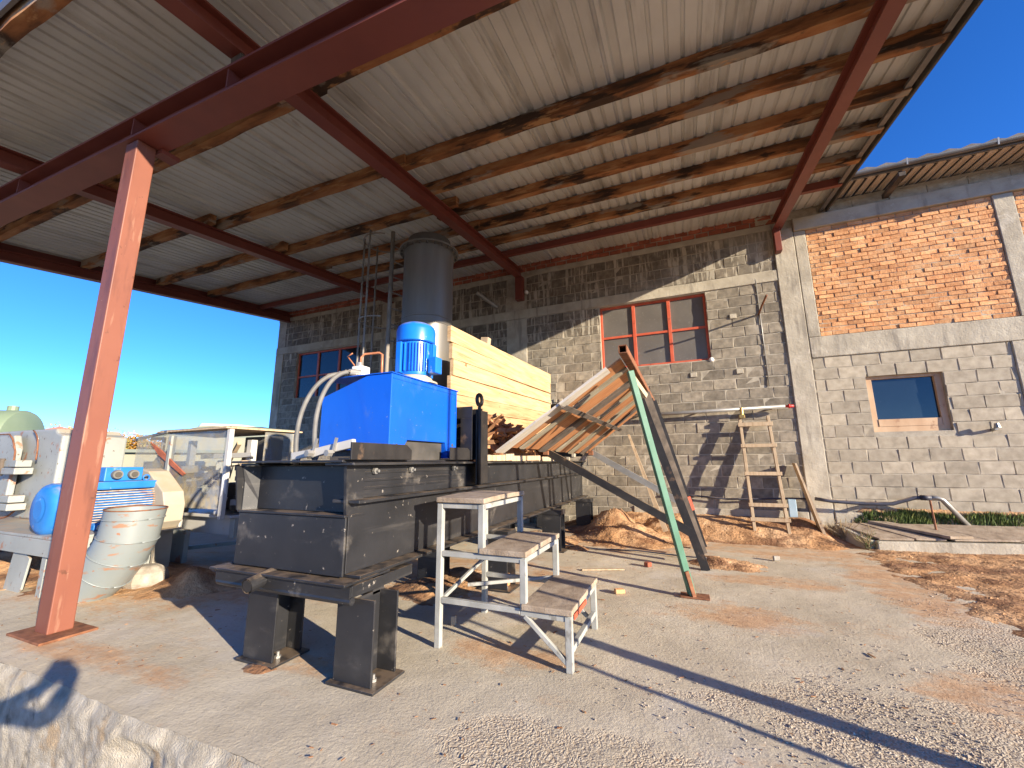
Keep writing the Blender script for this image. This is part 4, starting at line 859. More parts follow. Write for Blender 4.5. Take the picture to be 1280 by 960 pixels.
fa = thing('fan_housing', (-4.5, 2.45, .45), 'cream angular fan housing between the blue motor and the clear cabin', 'fan housing')
b = MB(); b.poly([(-5.3, 2.40, .40), (-5.3, 2.40, .87), (-5.0, 2.40, .955), (-4.86, 2.40, .93), (-4.58, 2.40, .74), (-4.53, 2.40, .62), (-4.54, 2.40, .47), (-4.62, 2.40, .40)], (0, .18, 0)); b.build('fan_casing', 'cream', fa, bevel=.008)
MB().box(-5.2, -4.55, 2.38, 2.60, .385, .399).build('base_flange', 'cream', fa)
MB().box(-4.92, -4.70, 2.42, 2.56, .0, .384).build('stand', 'greyequip', fa, bevel=.004)
MB().box(-4.66, -4.62, 2.42, 2.56, .0, .384).build('stand', 'cream', fa, bevel=.004)
rk = MB(); rk.lathe((-4.30, 2.22, -.01), [(0, .13), (.05, .16), (.12, .14), (.17, .08)], 9); o = rk.build('stone_block', 'stone', bevel=.02); tag(o, 'rough grey stone under the duct elbow', 'stone')
bo = thing('scrap_board', (-5.2, 2.7, .9), 'pale round-topped board with a rusty split plate leaning behind the blue motor', 'board')
b = MB(); b.poly([(-5.62, 2.75, .80), (-5.52, 2.75, 1.02), (-5.40, 2.75, 1.12), (-5.28, 2.75, 1.14), (-5.05, 2.75, .88), (-5.2, 2.75, .74), (-5.5, 2.75, .6)], (0, .03, 0)); b.build('board_panel', 'cream', bo)
b = MB(); b.poly([(-5.40, 2.72, 1.09), (-5.32, 2.72, 1.12), (-4.94, 2.72, .90), (-5.06, 2.72, .84)], (0, .015, 0)); b.poly([(-5.52, 2.70, 1.24), (-5.30, 2.70, 1.15), (-4.82, 2.70, .90), (-4.86, 2.70, .88), (-5.34, 2.70, 1.10)], (0, .012, 0)); b.build('rusty_plate', 'redbrick', bo)

cb = thing('clear_cabin_machine', (-4.75, 3.1, 0), 'white framed woodworking machine enclosed in dusty clear plastic under a board roof', 'machine')
CX0, CX1, CY0, CY1 = -5.5, -4.2, 2.72, 3.45
def post(p, q, w_=.035, nm='frame_post', mat='whitepaint'): b = MB(); b.bar(p, q, w_); return b.build(nm, mat, cb, bevel=.003)
post((CX1, CY0, .47), (CX1+.0, CY0, 1.34), .045); post((CX0+.35, CY0, .45), (CX0+.35, CY0, 1.30), .05, mat='greyequip'); post((CX1-.02, CY1, .5), (CX1-.02, CY1, 1.34), .04)
post((CX0, CY0+.1, .5), (CX0, CY0+.1, 1.3), .03); post((CX0+.45, CY0+.15, .5), (CX0+.45, CY0+.15, 1.25), .06, mat='whitepaint')
b = MB(); b.poly([(CX0+.1, CY0-.03, 1.34), (CX1+.02, CY0-.06, 1.345), (CX1+.06, CY1+.06, 1.345), (CX0-.2, CY1+.05, 1.33)], (0, 0, .016)); b.build('roof_board', 'pineobj', cb)
b = MB(); b.poly([(CX0+.1, CY0, 1.357), (CX1, CY0, 1.362), (CX1, CY1, 1.362), (CX0-.2, CY1, 1.35)], (0, 0, .012)); b.build('roof_felt', 'darkroof', cb)
MB().bar((CX0-.45, CY0+.05, 1.28), (CX0+.3, CY0-.03, 1.345), .02, .03).build('roof_edge_strip', 'hose', cb)
MB().box(CX0-.3, CX1-.01, CY0-.006, CY0-.002, .56, 1.33).build('clear_panel', 'acrylic', cb)
MB().box(CX1+.024, CX1+.028, CY0+.35, CY1, .80, 1.33).build('clear_panel', 'acrylic', cb)
post((CX0+.4, CY0+.30, 1.08), (CX1-.05, CY0+.30, 1.09), .05, 'inner_beam', 'whitepaint')
post((CX1-.16, CY0+.35, .80), (CX1-.16, CY0+.35, 1.25), .07, 'inner_post', 'whitepaint'); post((CX1-.35, CY0+.35, .84), (CX1-.05, CY0+.35, .84), .05, 'inner_beam', 'whitepaint')
post((CX0+.6, CY0+.45, .98), (CX1-.3, CY0+.3, 1.22), .04, 'inner_brace', 'pineobj')
MB().box(-4.75, -4.3, 3.25, 3.4, .95, 1.3).build('inner_cabinet', 'hose', cb, bevel=.01)
MB().box(-5.0, -4.25, 2.85, 3.3, .30, .465).build('drawer_box', 'whitepaint', cb, bevel=.006)
MB().box(-4.24, -4.17, 2.84, 2.90, .28, .50).build('bracket', 'greyequip', cb, bevel=.004)
MB().box(-5.1, -4.15, 2.78, 3.35, .47, .50).build('table', 'whitepaint', cb, bevel=.006)
post((-5.05, 2.85, .02), (-5.05, 2.85, .45), .05, 'leg'); post((-5.02, 2.87, .12), (-4.5, 3.3, .16), .04, 'foot_rail', 'greyequip'); post((-4.7, 3.3, .02), (-4.7, 3.3, .30), .04, 'leg', 'hose')
MB().box(-5.25, -4.75, 2.74, 2.79, .02, .34).build('skirt_panel', 'greyequip', cb, bevel=.006)
b = MB(); b.tube(bez((-4.35, 2.76, .52), (-4.22, 2.74, .54), (-4.2, 2.72, .62), (-4.19, 2.71, .9)), .026, 10); b.build('white_pipe', 'whiteplastic', cb, smooth=True)
rnd = random.Random(21)
for k in range(60):
    x, y, z = rnd.uniform(-5.15, -4.25), rnd.uniform(2.82, 3.2), rnd.uniform(.50, 1.0); s = rnd.uniform(.03, .09)
    b = MB(); b.box(-s, s*rnd.uniform(.4, 1), -s*.6, s*.6, 0, s*rnd.uniform(.6, 1.6)); me = b.mesh('machine_fitting', M[rnd.choice(['greyequip', 'cream', 'hose', 'blackplain', 'pineobj', 'barkwood', 'whitepaint'])])
    put('machine_fitting', me, cb, (x, y, z), (rnd.uniform(-.3, .3), 0, rnd.uniform(0, 3)))
MB().box(-4.6, -4.12, 3.0, 3.2, .52, .80).build('gear_case', 'blackplain', cb, bevel=.02)
b = MB(); b.poly([(-4.20, 2.9, .80), (-4.02, 2.9, .78), (-3.98, 2.9, .60), (-4.10, 2.9, .62)], (0, .2, 0)); b.build('rusty_guard', 'redbrick', cb, bevel=.01)

# ================================================================== FIXTURES ON THE WALL
pp = thing('wall_pipe', (.45, W-.12, 1.69), 'grey horizontal water pipe along the block wall ending in a red cap', 'pipe')
b = MB(); b.tube([(-1.2, W-.12, 1.665), (1.26, W-.12, 1.700)], .026, 14); b.build('pipe_run', 'galv', pp, smooth=True)
b = MB(); b.tube([(1.26, W-.12, 1.700), (1.36, W-.12, 1.70)], .017, 10); b.tube([(1.30, W-.12, 1.70), (1.315, W-.12, 1.70)], .03, 8); b.build('pipe_cap', 'valvered', pp, smooth=True)
b = MB(); b.tube([(.74, W-.13, 1.71), (.74, W-.13, 1.60)], .022, 10); b.box(.70, .77, W-.17, W-.10, 1.56, 1.61); b.build('valve', 'brass', pp, bevel=.003)
for x in (-.6, .2, 1.1): MB().bar((x, W-.005, 1.69), (x, W-.12, 1.67), .02).build('pipe_clip', 'rust', pp)
for i, (x, z, nm) in enumerate(((.78, 3.08, 'small pale electrical box on the blocks right of the red window'), (.18, 2.25, 'small pale electrical box on the blocks below the red window'), (.79, 2.25, 'small pale electrical box on the blocks lower right of the red window'))):
    o = MB().box(x-.045, x+.045, W-.02, W+.01, z-.035, z+.035).build('electrical_box', 'concrete', None, bevel=.006); tag(o, nm, 'electrical box', 'small boxes on the block wall')
b = MB(); b.tube([(1.11, W, 3.06), (1.11, W-.30, 3.09), (1.14, W-.52, 3.15)], .014, 8); tag(b.build('iron_rod', 'rust', smooth=True), 'short rusty iron rod sticking out of the wall beside the red window', 'rod')
b = MB(); b.tube([(1.13, W-.01, 2.0), (1.12, W-.01, 3.6)], .007, 6); tag(b.build('conduit', 'galv', smooth=True), 'thin pale cable running down the wall by the concrete pillar', 'cable')
for i, (x, y, z) in enumerate(((-2.45, W-.1, 4.00), (.44, W-.03, 2.46))):
    b = MB(); b.lathe((x, y+.10, z), [(0, .02), (.04, .036), (.07, .036), (.09, .02)], 14, (0, -1, 0)); tag(b.build('insulator', 'whiteplastic', smooth=True), ('white porcelain insulator high on the wall beside the dark bracket', 'round white lump at the lower right corner of the red window')[i], 'insulator')
b = MB(); b.tube([(-3.05, W, 3.82), (-3.30, W-.35, 4.02)], .035, 12, caps=False); b.tube([(-3.30, W-.35, 4.02), (-3.05, W, 3.82)], .029, 12); tag(b.build('vent_pipe', 'galv', smooth=True), 'stub of grey pipe slanting out of the shaded wall right of the flue', 'pipe')
b = MB(); b.tube([(3.30, W, 1.32), (3.30, W-.07, 1.33)], .018, 8); b.lathe((3.30, W-.09, 1.34), [(0, .03), (.05, .02)], 8, (0, 0, 1)); tag(b.build('wall_tap', 'galv'), 'small metal fitting on the pale blocks right of the wooden window', 'tap')

wl = thing('wooden_ladder', (.89, 6.25, .08), 'small pale wooden ladder leaning on the block wall under the grey pipe', 'ladder')
def wb_(p, q, w_, h_, nm, up=(0, 1, 0)): b = MB(); b.bar(p, q, w_, h_, up); return b.build(nm, 'pineobj', wl, bevel=.003)
TL, TR, FL, FR = V((.71, 6.50, 1.58)), V((1.05, 6.50, 1.58)), V((.71, 6.20, .06)), V((1.08, 6.20, .06))
wb_(FL, TL, .035, .055, 'rail'); wb_(FR, TR, .035, .055, 'rail')
for t in (.93, .74, .50, .245, .02):
    p, q = FL.lerp(TL, t if t > .03 else .13), FR.lerp(TR, t if t > .03 else .13); wb_(p+V((-.035, -.04, 0)), q+V((.035, -.04, 0)), .022, .055 if t > .9 else .045, 'rung', (0, 0, 1))
b = MB(); b.poly([(1.27, 6.40, .95), (1.29, 6.40, .95), (1.47, 6.22, .07), (1.44, 6.22, .05)], (.0, .17, .0)); tag(b.build('leaning_plank', 'pineobj'), 'short plank leaning against the concrete pillar beside the ladder', 'plank')
b = MB(); b.poly([(-1.1+.3, 6.35, 1.38), (-.77, 6.35, 1.38), (-.30, 5.8, .12), (-.36, 5.8, .10)], (0, .03, 0)); tag(b.build('leaning_board', 'pineobj'), 'thin pale board leaning on the wall behind the tilted chute', 'board')
b = MB(); b.box(1.13, 1.22, 6.34, 6.40, .28, .50); tag(b.build('plastic_box', 'bluebox', bevel=.008), 'small blue-grey plastic box standing by the ladder foot', 'box')
b = MB(); b.tube([(-.3, 6.54, .52), (.1, 6.53, .50), (.45, 6.52, .47), (.8, 6.53, .48), (1.2, 6.5, .50), (1.38, 6.48, .50)], .012, 8); tag(b.build('cable', 'bluepipe', smooth=True), 'thin dark cable running along the foot of the block wall', 'cable')
b = MB(); b.tube([(1.44, 6.42, .51), (1.6, 6.42, .485), (1.9, 6.43, .465), (2.2, 6.42, .47), (2.42, 6.43, .545), (2.50, 6.42, .55)], .022, 10); b.tube([(2.47, 6.42, .55), (2.56, 6.42, .55)], .03, 10); tag(b.build('water_hose', 'bluepipe', smooth=True), 'dark blue water hose along the foot of the right-hand wall', 'hose')
b = MB(); b.tube([(2.54, 6.42, .55), (2.62, 6.42, .55), (2.66, 6.42, .53), (2.92, 6.55, .20)], .026, 10); tag(b.build('bent_pipe', 'galv', smooth=True), 'bent grey pipe dropping from the blue hose into the grass', 'pipe')
b = MB(); b.tube([(2.55, 6.42, .53), (2.53, 6.36, .30), (2.52, 6.33, .18)], .010, 6); tag(b.build('iron_stake', 'rust'), 'thin rusty stake holding up the end of the blue hose', 'stake')

# ---- pit cover
pc = thing('covered_pit', (2.5, 6.2, 0), 'low concrete kerbed pit covered with loose grey boards at the foot of the right-hand wall', 'pit')
fl_, fr_, rl_, rr_ = V((1.86, 6.03, .085)), V((3.6, 6.16, .13)), V((1.63, 6.46, .19)), V((3.6, 6.56, .22))
b = MB(); b.bar(fl_+V((0, 0, -.08)), fr_+V((0, 0, -.08)), .09, .19); b.build('kerb', 'concrete', pc, bevel=.012)
b = MB(); b.bar(fl_+V((-.03, .02, -.075)), rl_+V((0, 0, -.06)), .09, .18); b.build('kerb', 'concrete', pc, bevel=.012)
for i, (a, b_, o_, t) in enumerate(((.02, .20, .0, .02), (.21, .36, .005, .02), (.15, .48, .03, .028), (.40, .60, .004, .02), (.55, .78, .006, .02), (.70, .99, .003, .02))):
    p0, p1 = fl_.lerp(fr_, a)+V((0, -.01, .022+o_)), fl_.lerp(fr_, b_)+V((0, -.01, .022+o_)); q0, q1 = rl_.lerp(rr_, max(0, a-.10))+V((0, 0, .015+o_)), rl_.lerp(rr_, b_-.10)+V((0, 0, .015+o_))
    if i == 2: p0, p1, q0, q1 = V((2.50, 6.02, .155)), V((2.72, 6.10, .155)), V((1.95, 6.47, .235)), V((2.15, 6.50, .23))
    b = MB(); b.poly([p0, p1, q1, q0], (0, 0, t)); b.build('cover_board', 'chipboard', pc, bevel=.003)

# ================================================================== LOOSE THINGS ON THE FLOOR
def brickbit(p, s, rz_, mat, label, cat='brick'):
    b = MB(); b.box(-s[0]/2, s[0]/2, -s[1]/2, s[1]/2, 0, s[2]); me = b.mesh('brick_piece', M[mat]); o = put('brick_piece', me, None, p, (0, 0, rz_)); bv = o.modifiers.new('b', 'BEVEL'); bv.width = .005; tag(o, label, cat)
brickbit((-.56, 3.43, .004), (.075, .045, .032), .5, 'brick', 'small orange brick piece on the slab left of the green prop foot')
brickbit((-.43, 4.35, .004), (.06, .05, .04), 1.0, 'redbrick', 'small red brick crumb on the slab below the chute brace')
brickbit((-1.42, 2.42, .004), (.03, .03, .055), .3, 'pineobj', 'small wood stub standing on the slab inside the step stand', 'wood')
brickbit((.74, 5.05, .004), (.06, .03, .045), .3, 'stone', 'small dark stone on the pale slab beyond the chute', 'stone')
brickbit((-1.46, 3.26, .012), (.10, .08, .09), .1, 'brick', 'orange brick tucked against the machine foot behind the steps')
b = MB(); b.tube([(-2.2, 4.95, .02), (-1.6, 5.0, .02), (-1.0, 4.9, .02), (-.6, 4.97, .02), (-.1, 4.85, .02), (.1, 4.8, .03)], .008, 6); tag(b.build('cable', 'bluepipe', smooth=True), 'thin dark cable lying across the floor behind the machine legs', 'cable')
b = MB(); b.bar((-.98, 3.98, .012), (-.62, 4.12, .016), .03, .012); tag(b.build('wood_sliver', 'pineobj'), 'long pale wood sliver lying on the slab under the chute', 'wood sliver')
b = MB(); b.tube([(2.35, 1.165, -.0), (2.35, 1.165, 3.2)], .016, 10); tag(b.build('steel_prop', 'galv'), 'thin upright steel prop out of frame at the right of the canopy', 'prop')
rnd = random.Random(77)
cm = MB()
def flake(b, x, y, z, s, rnd):
    a = rnd.uniform(0, 3.14); l = s*rnd.uniform(.6, 1.6); w_ = s*rnd.uniform(.15, .5); c, s_ = math.cos(a), math.sin(a); h = s*rnd.uniform(.1, .3)
    b.add([(x+c*l*u-s_*w_*v, y+s_*l*u+c*w_*v, z+k*h) for k in (0, 1) for u, v in ((-1, -1), (1, -.6), (.8, 1), (-.9, .7))], [(3, 2, 1, 0), (4, 5, 6, 7)]+[(i, (i+1) % 4, 4+(i+1) % 4, 4+i) for i in range(4)], rnd.random()*.98+.01)
for k in range(1100):
    x = rnd.uniform(-4.5, 1.6); y = 1.2+5.0*rnd.random()**1.3
    if -2.4 < x < -1.4 and y < 1.7: continue
    flake(cm, x, y, max(.003, soilh(x, y)), rnd.uniform(.003, .009)*(2.2 if rnd.random() < .03 else 1), rnd)
tag(cm.build('wood_chips', 'offcut'), 'scattered wood chips and splinters on the slab', kind='stuff')
gm = MB(); rnd = random.Random(5)
for k in range(3600):
    q = rnd.random()
    if q < .55: x, y = rnd.gauss(.75, .45), rnd.gauss(2.1, .2)
    elif q < .8: x, y = rnd.gauss(1.5, .15), rnd.uniform(1.7, 4.4)
    else: x, y = rnd.gauss(1.0, .5), rnd.gauss(2.4, .5)
    if fbm(x*2.2, y*2.2, 8.) < (.0 if q > .55 else -.1) or y < 1.2 or x > 2.2: continue
    s = rnd.uniform(.0025, .007)*(1.6 if rnd.random() < .05 else 1); z = max(.002, soilh(x, y)); rt = Matrix.Rotation(rnd.uniform(0, 6), 3, 'Z')
    pts = [V((1, 0, 0)), V((-.9, .1, 0)), V((0, .8, .1)), V((.1, -.85, 0)), V((.1, .1, .6)), V((0, 0, -.5))]
    gm.add([rt@(p*s*rnd.uniform(.8, 1.2))+V((x, y, z)) for p in pts], [(0, 2, 4), (2, 1, 4), (1, 3, 4), (3, 0, 4), (2, 0, 5), (1, 2, 5), (3, 1, 5), (0, 3, 5)], rnd.random()*.98+.01)
M['gravel'] = pm('mixed_small_gravel', [(.3, (.30, .23, .16)), (.7, (.50, .43, .34))], 40, .95, .3, 90, .002, rnd=.3)
cl = MB(); rnd = random.Random(15)
for k in range(16000):
    x, y = rnd.uniform(-1.6, 3.6), rnd.uniform(1.3, 6.5)
    h = soilh(x, y)
    if h < .002: continue
    if rnd.random() > (.5 if x > 1.3 else .9): continue
    s = rnd.uniform(.003, .009)*(2. if rnd.random() < .06 else 1); rt = Matrix.Rotation(rnd.uniform(0, 6), 3, 'Z')
    pts = [V((1, 0, 0)), V((-.9, .1, 0)), V((0, .8, .1)), V((.1, -.85, 0)), V((.1, .1, .7))]
    cl.add([rt@(p*s*rnd.uniform(.7, 1.3))+V((x, y, h)) for p in pts], [(0, 2, 4), (2, 1, 4), (1, 3, 4), (3, 0, 4)], rnd.random()*.98+.01)
M['clods'] = pm('sawdust_crumbs', [(.3, (.34, .17, .07)), (.7, (.62, .38, .20))], 30, .98, .2, 90, .002, rnd=.3)
tag(cl.build('sawdust_crumbs', 'clods'), 'loose crumbs of sawdust and soil on the drifts', kind='stuff')
tag(gm.build('gravel', 'gravel'), 'loose small gravel on the rough part of the slab', kind='stuff')

# ================================================================== PLANTS
M['grass'] = pm('short_green_grass', [(.3, (.06, .10, .02)), (.6, (.13, .17, .04)), (.8, (.28, .24, .09))], 7, .7, 0, rnd=.25)
M['drygrass'] = pm('dry_weed', [(.3, (.22, .15, .08)), (.7, (.40, .31, .18))], 7, .8, 0, rnd=.2)
def blades(mat, name, label, spots, n, hgt, seed, wid=.004, lean=.5):
    b = MB(); rnd = random.Random(seed)
    for k in range(n):
        (cx, cy, rx, ry) = rnd.choice(spots); x = cx+rnd.uniform(-1, 1)*rx; y = min(W-.03, cy+rnd.uniform(-1, 1)*ry); z = max(0, soilh(x, y))-.01
        h = hgt*rnd.uniform(.4, 1.2)*(.6+.8*max(0, .5+fbm(x*3, y*3, seed))); a = rnd.uniform(0, 6.28); l = rnd.uniform(0, lean)*h; w_ = wid*rnd.uniform(.6, 1.4)
        c, s = math.cos(a), math.sin(a); c2, s2 = math.cos(a+1.57), math.sin(a+1.57)
        b.add([(x-c2*w_, y-s2*w_, z), (x+c2*w_, y+s2*w_, z), (x+c*l*.4+c2*w_*.8, y+s*l*.4+s2*w_*.8, z+h*.6), (x+c*l*.4-c2*w_*.8, y+s*l*.4-s2*w_*.8, z+h*.6), (x+c*l, y+s*l, z+h)], [(0, 1, 2, 3), (3, 2, 4)], rnd.random()*.98+.01)
    tag(b.build(name, mat), label, kind='stuff')
blades('grass', 'grass', 'short green grass on the bank below the right-hand wall', [(2.9, 6.5, 1.2, .07), (3.4, 6.45, .9, .12), (2.3, 6.5, .3, .06), (4.2, 6.4, .8, .2), (2.2, 6.53, .35, .05), (3.1, 6.57, .8, .02), (1.9, 6.5, .2, .05)], 15000, .085, 2)
blades('drygrass', 'dry_grass', 'dry tangled grass by the concrete pillar', [(1.95, 6.5, .35, .06), (1.75, 6.42, .2, .08), (3.2, 6.5, 1.2, .08)], 2600, .08, 3, .003, .9)
def weed(x, y, n, h, label, seed, lf='grass', st='drygrass'):
    rnd = random.Random(seed); z = max(0, soilh(x, y)); t = thing('weed', (x, y, z), label, 'weed'); b = MB(); l = MB()
    for k in range(n):
        a = rnd.uniform(0, 6.28); le = rnd.uniform(.2, .8)*h; hh = h*rnd.uniform(.5, 1); e = V((x+math.cos(a)*le, y+math.sin(a)*le, z+hh)); p = bez((x, y, z), (x, y, z+hh*.4), e-V((0, 0, hh*.2)), e, 5); b.tube(p, .0025, 4)
        for q in p[1:]:
            for _ in range(3):
                c = q+V((rnd.gauss(0, .012), rnd.gauss(0, .012), rnd.gauss(0, .012))); d = V((rnd.gauss(0, 1), rnd.gauss(0, 1), rnd.gauss(0, .6))).normalized()*rnd.uniform(.006, .013); s = d.cross(V((0, 0, 1))).normalized()*.004
                l.add([c-d, c+s, c+d, c-s], [(0, 1, 2, 3)], rnd.random()*.98+.01)
    b.build('stem', st, t); o = l.build('leaves', lf, t); o['kind'] = 'stuff'
weed(1.78, 6.00, 26, .22, 'small leafy weed growing at the corner of the pit kerb', 1)
weed(1.66, 6.30, 30, .26, 'dry straggly weed between the pillar and the pit', 2, 'drygrass')
weed(1.95, 6.42, 26, .24, 'brown straggly weed in front of the blue hose', 4, 'drygrass')
weed(2.2, 6.44, 22, .16, 'green weed behind the pit boards under the blue hose', 6)
weed(3.45, 6.5, 20, .30, 'dry bare weed at the far right below the wall', 8, 'drygrass')

# ================================================================== BEYOND THE SHED
def obj_in(parent, b, name, mat, **k): return b.build(name, mat, parent, **k)
tk = thing('storage_tank', (-29, 8.6, -.6), 'pale green horizontal storage tank beyond the machinery at far left', 'tank')
ax = V((-.8, -.62, 0)).normalized(); c0 = V((-28.4, 9.0, 2.24))
b = MB(); b.lathe(c0, [(0, 0), (.04, .9), (.12, 1.24), (.20, 1.28), (9, 1.28)], 36, tuple(ax)); b.build('tank_shell', 'tankgreen', tk, auto=35)
for k in (1.6, 4.8): 
    p = c0+ax*k; MB().box(p.x-.6, p.x+.6, p.y-.6, p.y+.6, -.62, 1.2).build('saddle', 'concrete', tk)
for k in (.7, 2.6): p = c0+ax*k; MB().lathe((p.x, p.y, 3.45), [(0, .2), (.27, .2)], 12).build('hatch', 'tankgreen', tk)
hall = thing('beige_hall', (-24, 11, -.6), 'low beige hall with a small window seen through the clear cabin', 'building')
def wallbox(t, p, q, z0, z1, nm, mat, th=.3): b = MB(); b.bar(V((p[0], p[1], (z0+z1)/2)), V((q[0], q[1], (z0+z1)/2)), th, z1-z0); return b.build(nm, mat, t)
wallbox(hall, (-24.6, 7.6), (-22.0, 14.2), -.62, 1.52, 'wall', 'hallwall'); 
wallbox(hall, (-24.7, 7.4), (-21.8, 14.5), 1.521, 1.66, 'roof', 'darkroof', .9)
w_ = wallbox(hall, (-23.05, 11.15), (-22.85, 11.65), .45, 1.15, 'window', 'darkroof', .34)
gr = thing('grey_roofed_shed', (-25, 16.5, -.6), 'distant shed with a grey-green roof and a cream ridge box behind the cabin', 'building')
wallbox(gr, (-26.6, 13.6), (-23.3, 20.2), -.62, 2.5, 'wall', 'hallwall', .3)
b = MB(); b.poly([(-26.9, 13.2, 2.45), (-25.9, 15.0, 3.15), (-24.0, 17.4, 3.20), (-22.9, 20.6, 2.9), (-22.9, 20.6, 2.45)], (-3.5, 1.6, 0)); b.build('roof', 'darkroof', gr)
b = MB(); b.poly([(-26.05, 15.0, 3.12), (-25.95, 15.1, 3.32), (-24.9, 16.7, 3.32), (-24.5, 17.5, 3.22), (-24.5, 17.5, 3.12)], (-1.5, .7, 0)); b.build('ridge_box', 'creamroof', gr)
rh = thing('red_roofed_house', (-38, 12, -.6), 'far house with a red tiled roof beside the green tank', 'house')
wallbox(rh, (-38.6, 12.0), (-37.2, 15.0), -.62, 2.9, 'wall', 'creamroof', 2.5)
b = MB(); b.poly([(-38.8, 11.8, 2.9), (-38.1, 13.5, 3.5), (-37.0, 15.3, 2.9)], (-3, 1, 0)); b.build('roof', 'tileroof', rh)
M['leafo'] = pm('orange_autumn_foliage', [(.3, (.28, .13, .03)), (.5, (.45, .24, .05)), (.75, (.52, .36, .10))], 1.2, .8, 0, rnd=.3)
M['leafy'] = pm('yellow_green_foliage', [(.3, (.16, .15, .05)), (.6, (.34, .28, .08)), (.8, (.42, .30, .09))], 1.2, .8, 0, rnd=.3)
M['leafd'] = pm('dusky_brown_foliage', [(.3, (.14, .09, .05)), (.7, (.28, .19, .11))], 1.2, .8, 0, rnd=.3)
M['bark'] = pm('grey_bark', [(.3, (.08, .06, .045)), (.7, (.18, .14, .11))], 8, .9, .3, 30, .01)
def crown_mesh(seed, mat):
    rnd = random.Random(seed); b = MB()
    lobes = [(V((rnd.gauss(0, .45), rnd.gauss(0, .45), rnd.uniform(-.5, .6))), rnd.uniform(.35, .6)) for _ in range(9)]
    for k in range(1500):
        c, r = rnd.choice(lobes); d = V((rnd.gauss(0, 1), rnd.gauss(0, 1), rnd.gauss(0, 1))).normalized()*r*rnd.random()**.35; p = c+d
        n = V((rnd.gauss(0, 1), rnd.gauss(0, 1), rnd.gauss(0, 1))).normalized(); s = n.orthogonal().normalized()*rnd.uniform(.03, .07); t = n.cross(s)
        b.add([p-s, p-t*.6, p+s, p+t*.6], [(0, 1, 2, 3)], rnd.random()*.98+.01)
    return b.mesh('crown', mat)
trunk = MB(); trunk.tube([(0, 0, 0), (.02, 0, .5), (0, .03, 1)], [.06, .045, .02], 8)
for a in (0, 2.1, 4.2): trunk.tube([(0, 0, .5), (math.cos(a)*.25, math.sin(a)*.25, 1.0)], [.03, .01], 6)
tm_ = trunk.mesh('trunk', M['bark'])
cms = [crown_mesh(i, M[m_]) for i, m_ in enumerate(('leafo', 'leafo', 'leafy', 'leafd'))]
desc = ['bright orange autumn tree on the far ridge', 'golden orange tree on the far ridge', 'yellow-green tree on the far ridge', 'dusky brown tree on the far ridge']
rnd = random.Random(31)
for k in range(46):
    az = math.radians(50+k*.72+rnd.uniform(-.2, .2)); D = 66+rnd.uniform(-6, 8)+(6 if k % 2 else 0); x, y = -math.sin(az)*D, math.cos(az)*D
    deg = 50+k*.72
    i = (rnd.choice((0, 0, 1, 2)) if 60 < deg < 68 else rnd.choice((3, 3, 2, 1)) if deg >= 68 else rnd.choice((0, 2, 3)))
    h = rnd.uniform(4.4, 5.6); zb = -.2
    t = thing('autumn_tree', (x, y, zb), desc[i]+(', left of the red column' if deg > 70 else ', between red column and cabin' if deg > 62 else ', behind the cabin roof'), 'tree', desc[i]+('s, left' if deg > 70 else 's, middle' if deg > 62 else 's, right'))
    WL[t] = V((0, 0, 0)); c = link(bpy.data.objects.new('crown', cms[i])); c.parent = t; c.location = (0, 0, h*.62); c.scale = (rnd.uniform(1.9, 2.8), rnd.uniform(1.9, 2.8), h*.42); c.rotation_euler = (0, 0, rnd.uniform(0, 6))
    tr_ = link(bpy.data.objects.new('trunk', tm_)); tr_.parent = t; tr_.scale = (3, 3, h*.6)
def hillz(x, y):
    d = math.hypot(x, y); return -.6+3.0*sst(d, 45, 75)+ (5.5+3*fbm(x*.012, y*.012))*sst(d, 90, 260)
M['hill'] = pm('wooded_autumn_hill', [(.3, (.10, .10, .04)), (.5, (.26, .17, .06)), (.7, (.34, .25, .11))], .35, .95, .8, 1, .6)
vs = []; fs = []; na, nr = 60, 30
for j in range(nr+1):
    for i in range(na+1):
        az = math.radians(35+60*i/na); d = 44+300*j/nr; x, y = -math.sin(az)*d, math.cos(az)*d; vs.append((x, y, hillz(x, y)+(.0 if j else -.3)))
for j in range(nr):
    for i in range(na): fs.append((j*(na+1)+i, j*(na+1)+i+1, (j+1)*(na+1)+i+1, (j+1)*(na+1)+i))
me = bpy.data.meshes.new('hill'); me.from_pydata(vs, [], fs); me.materials.append(M['hill']); me.shade_smooth(); tag(link(bpy.data.objects.new('hill', me)), 'low far hill with autumn scrub', kind='structure')
# low scrub and clutter in the yard behind the machinery
for k, (x, y, h, lab) in enumerate(((-16, 8.6, 1.15, 'pale stack of bales in the yard behind the blue motor'), (-15, 6.0, 1.0, 'low pale stack of bales left of the red column'))):
    t = thing('bale_stack', (x, y, -.6), lab, 'stack'); 
    for q in range(6): b = MB(); b.box(x-1+q % 3*.7, x-.36+q % 3*.7, y-.4, y+.4, -.62+(q//3)*h*.75, -.62+(q//3+1)*h*.75-.02); b.build('bale', 'tarp', t, bevel=.06)

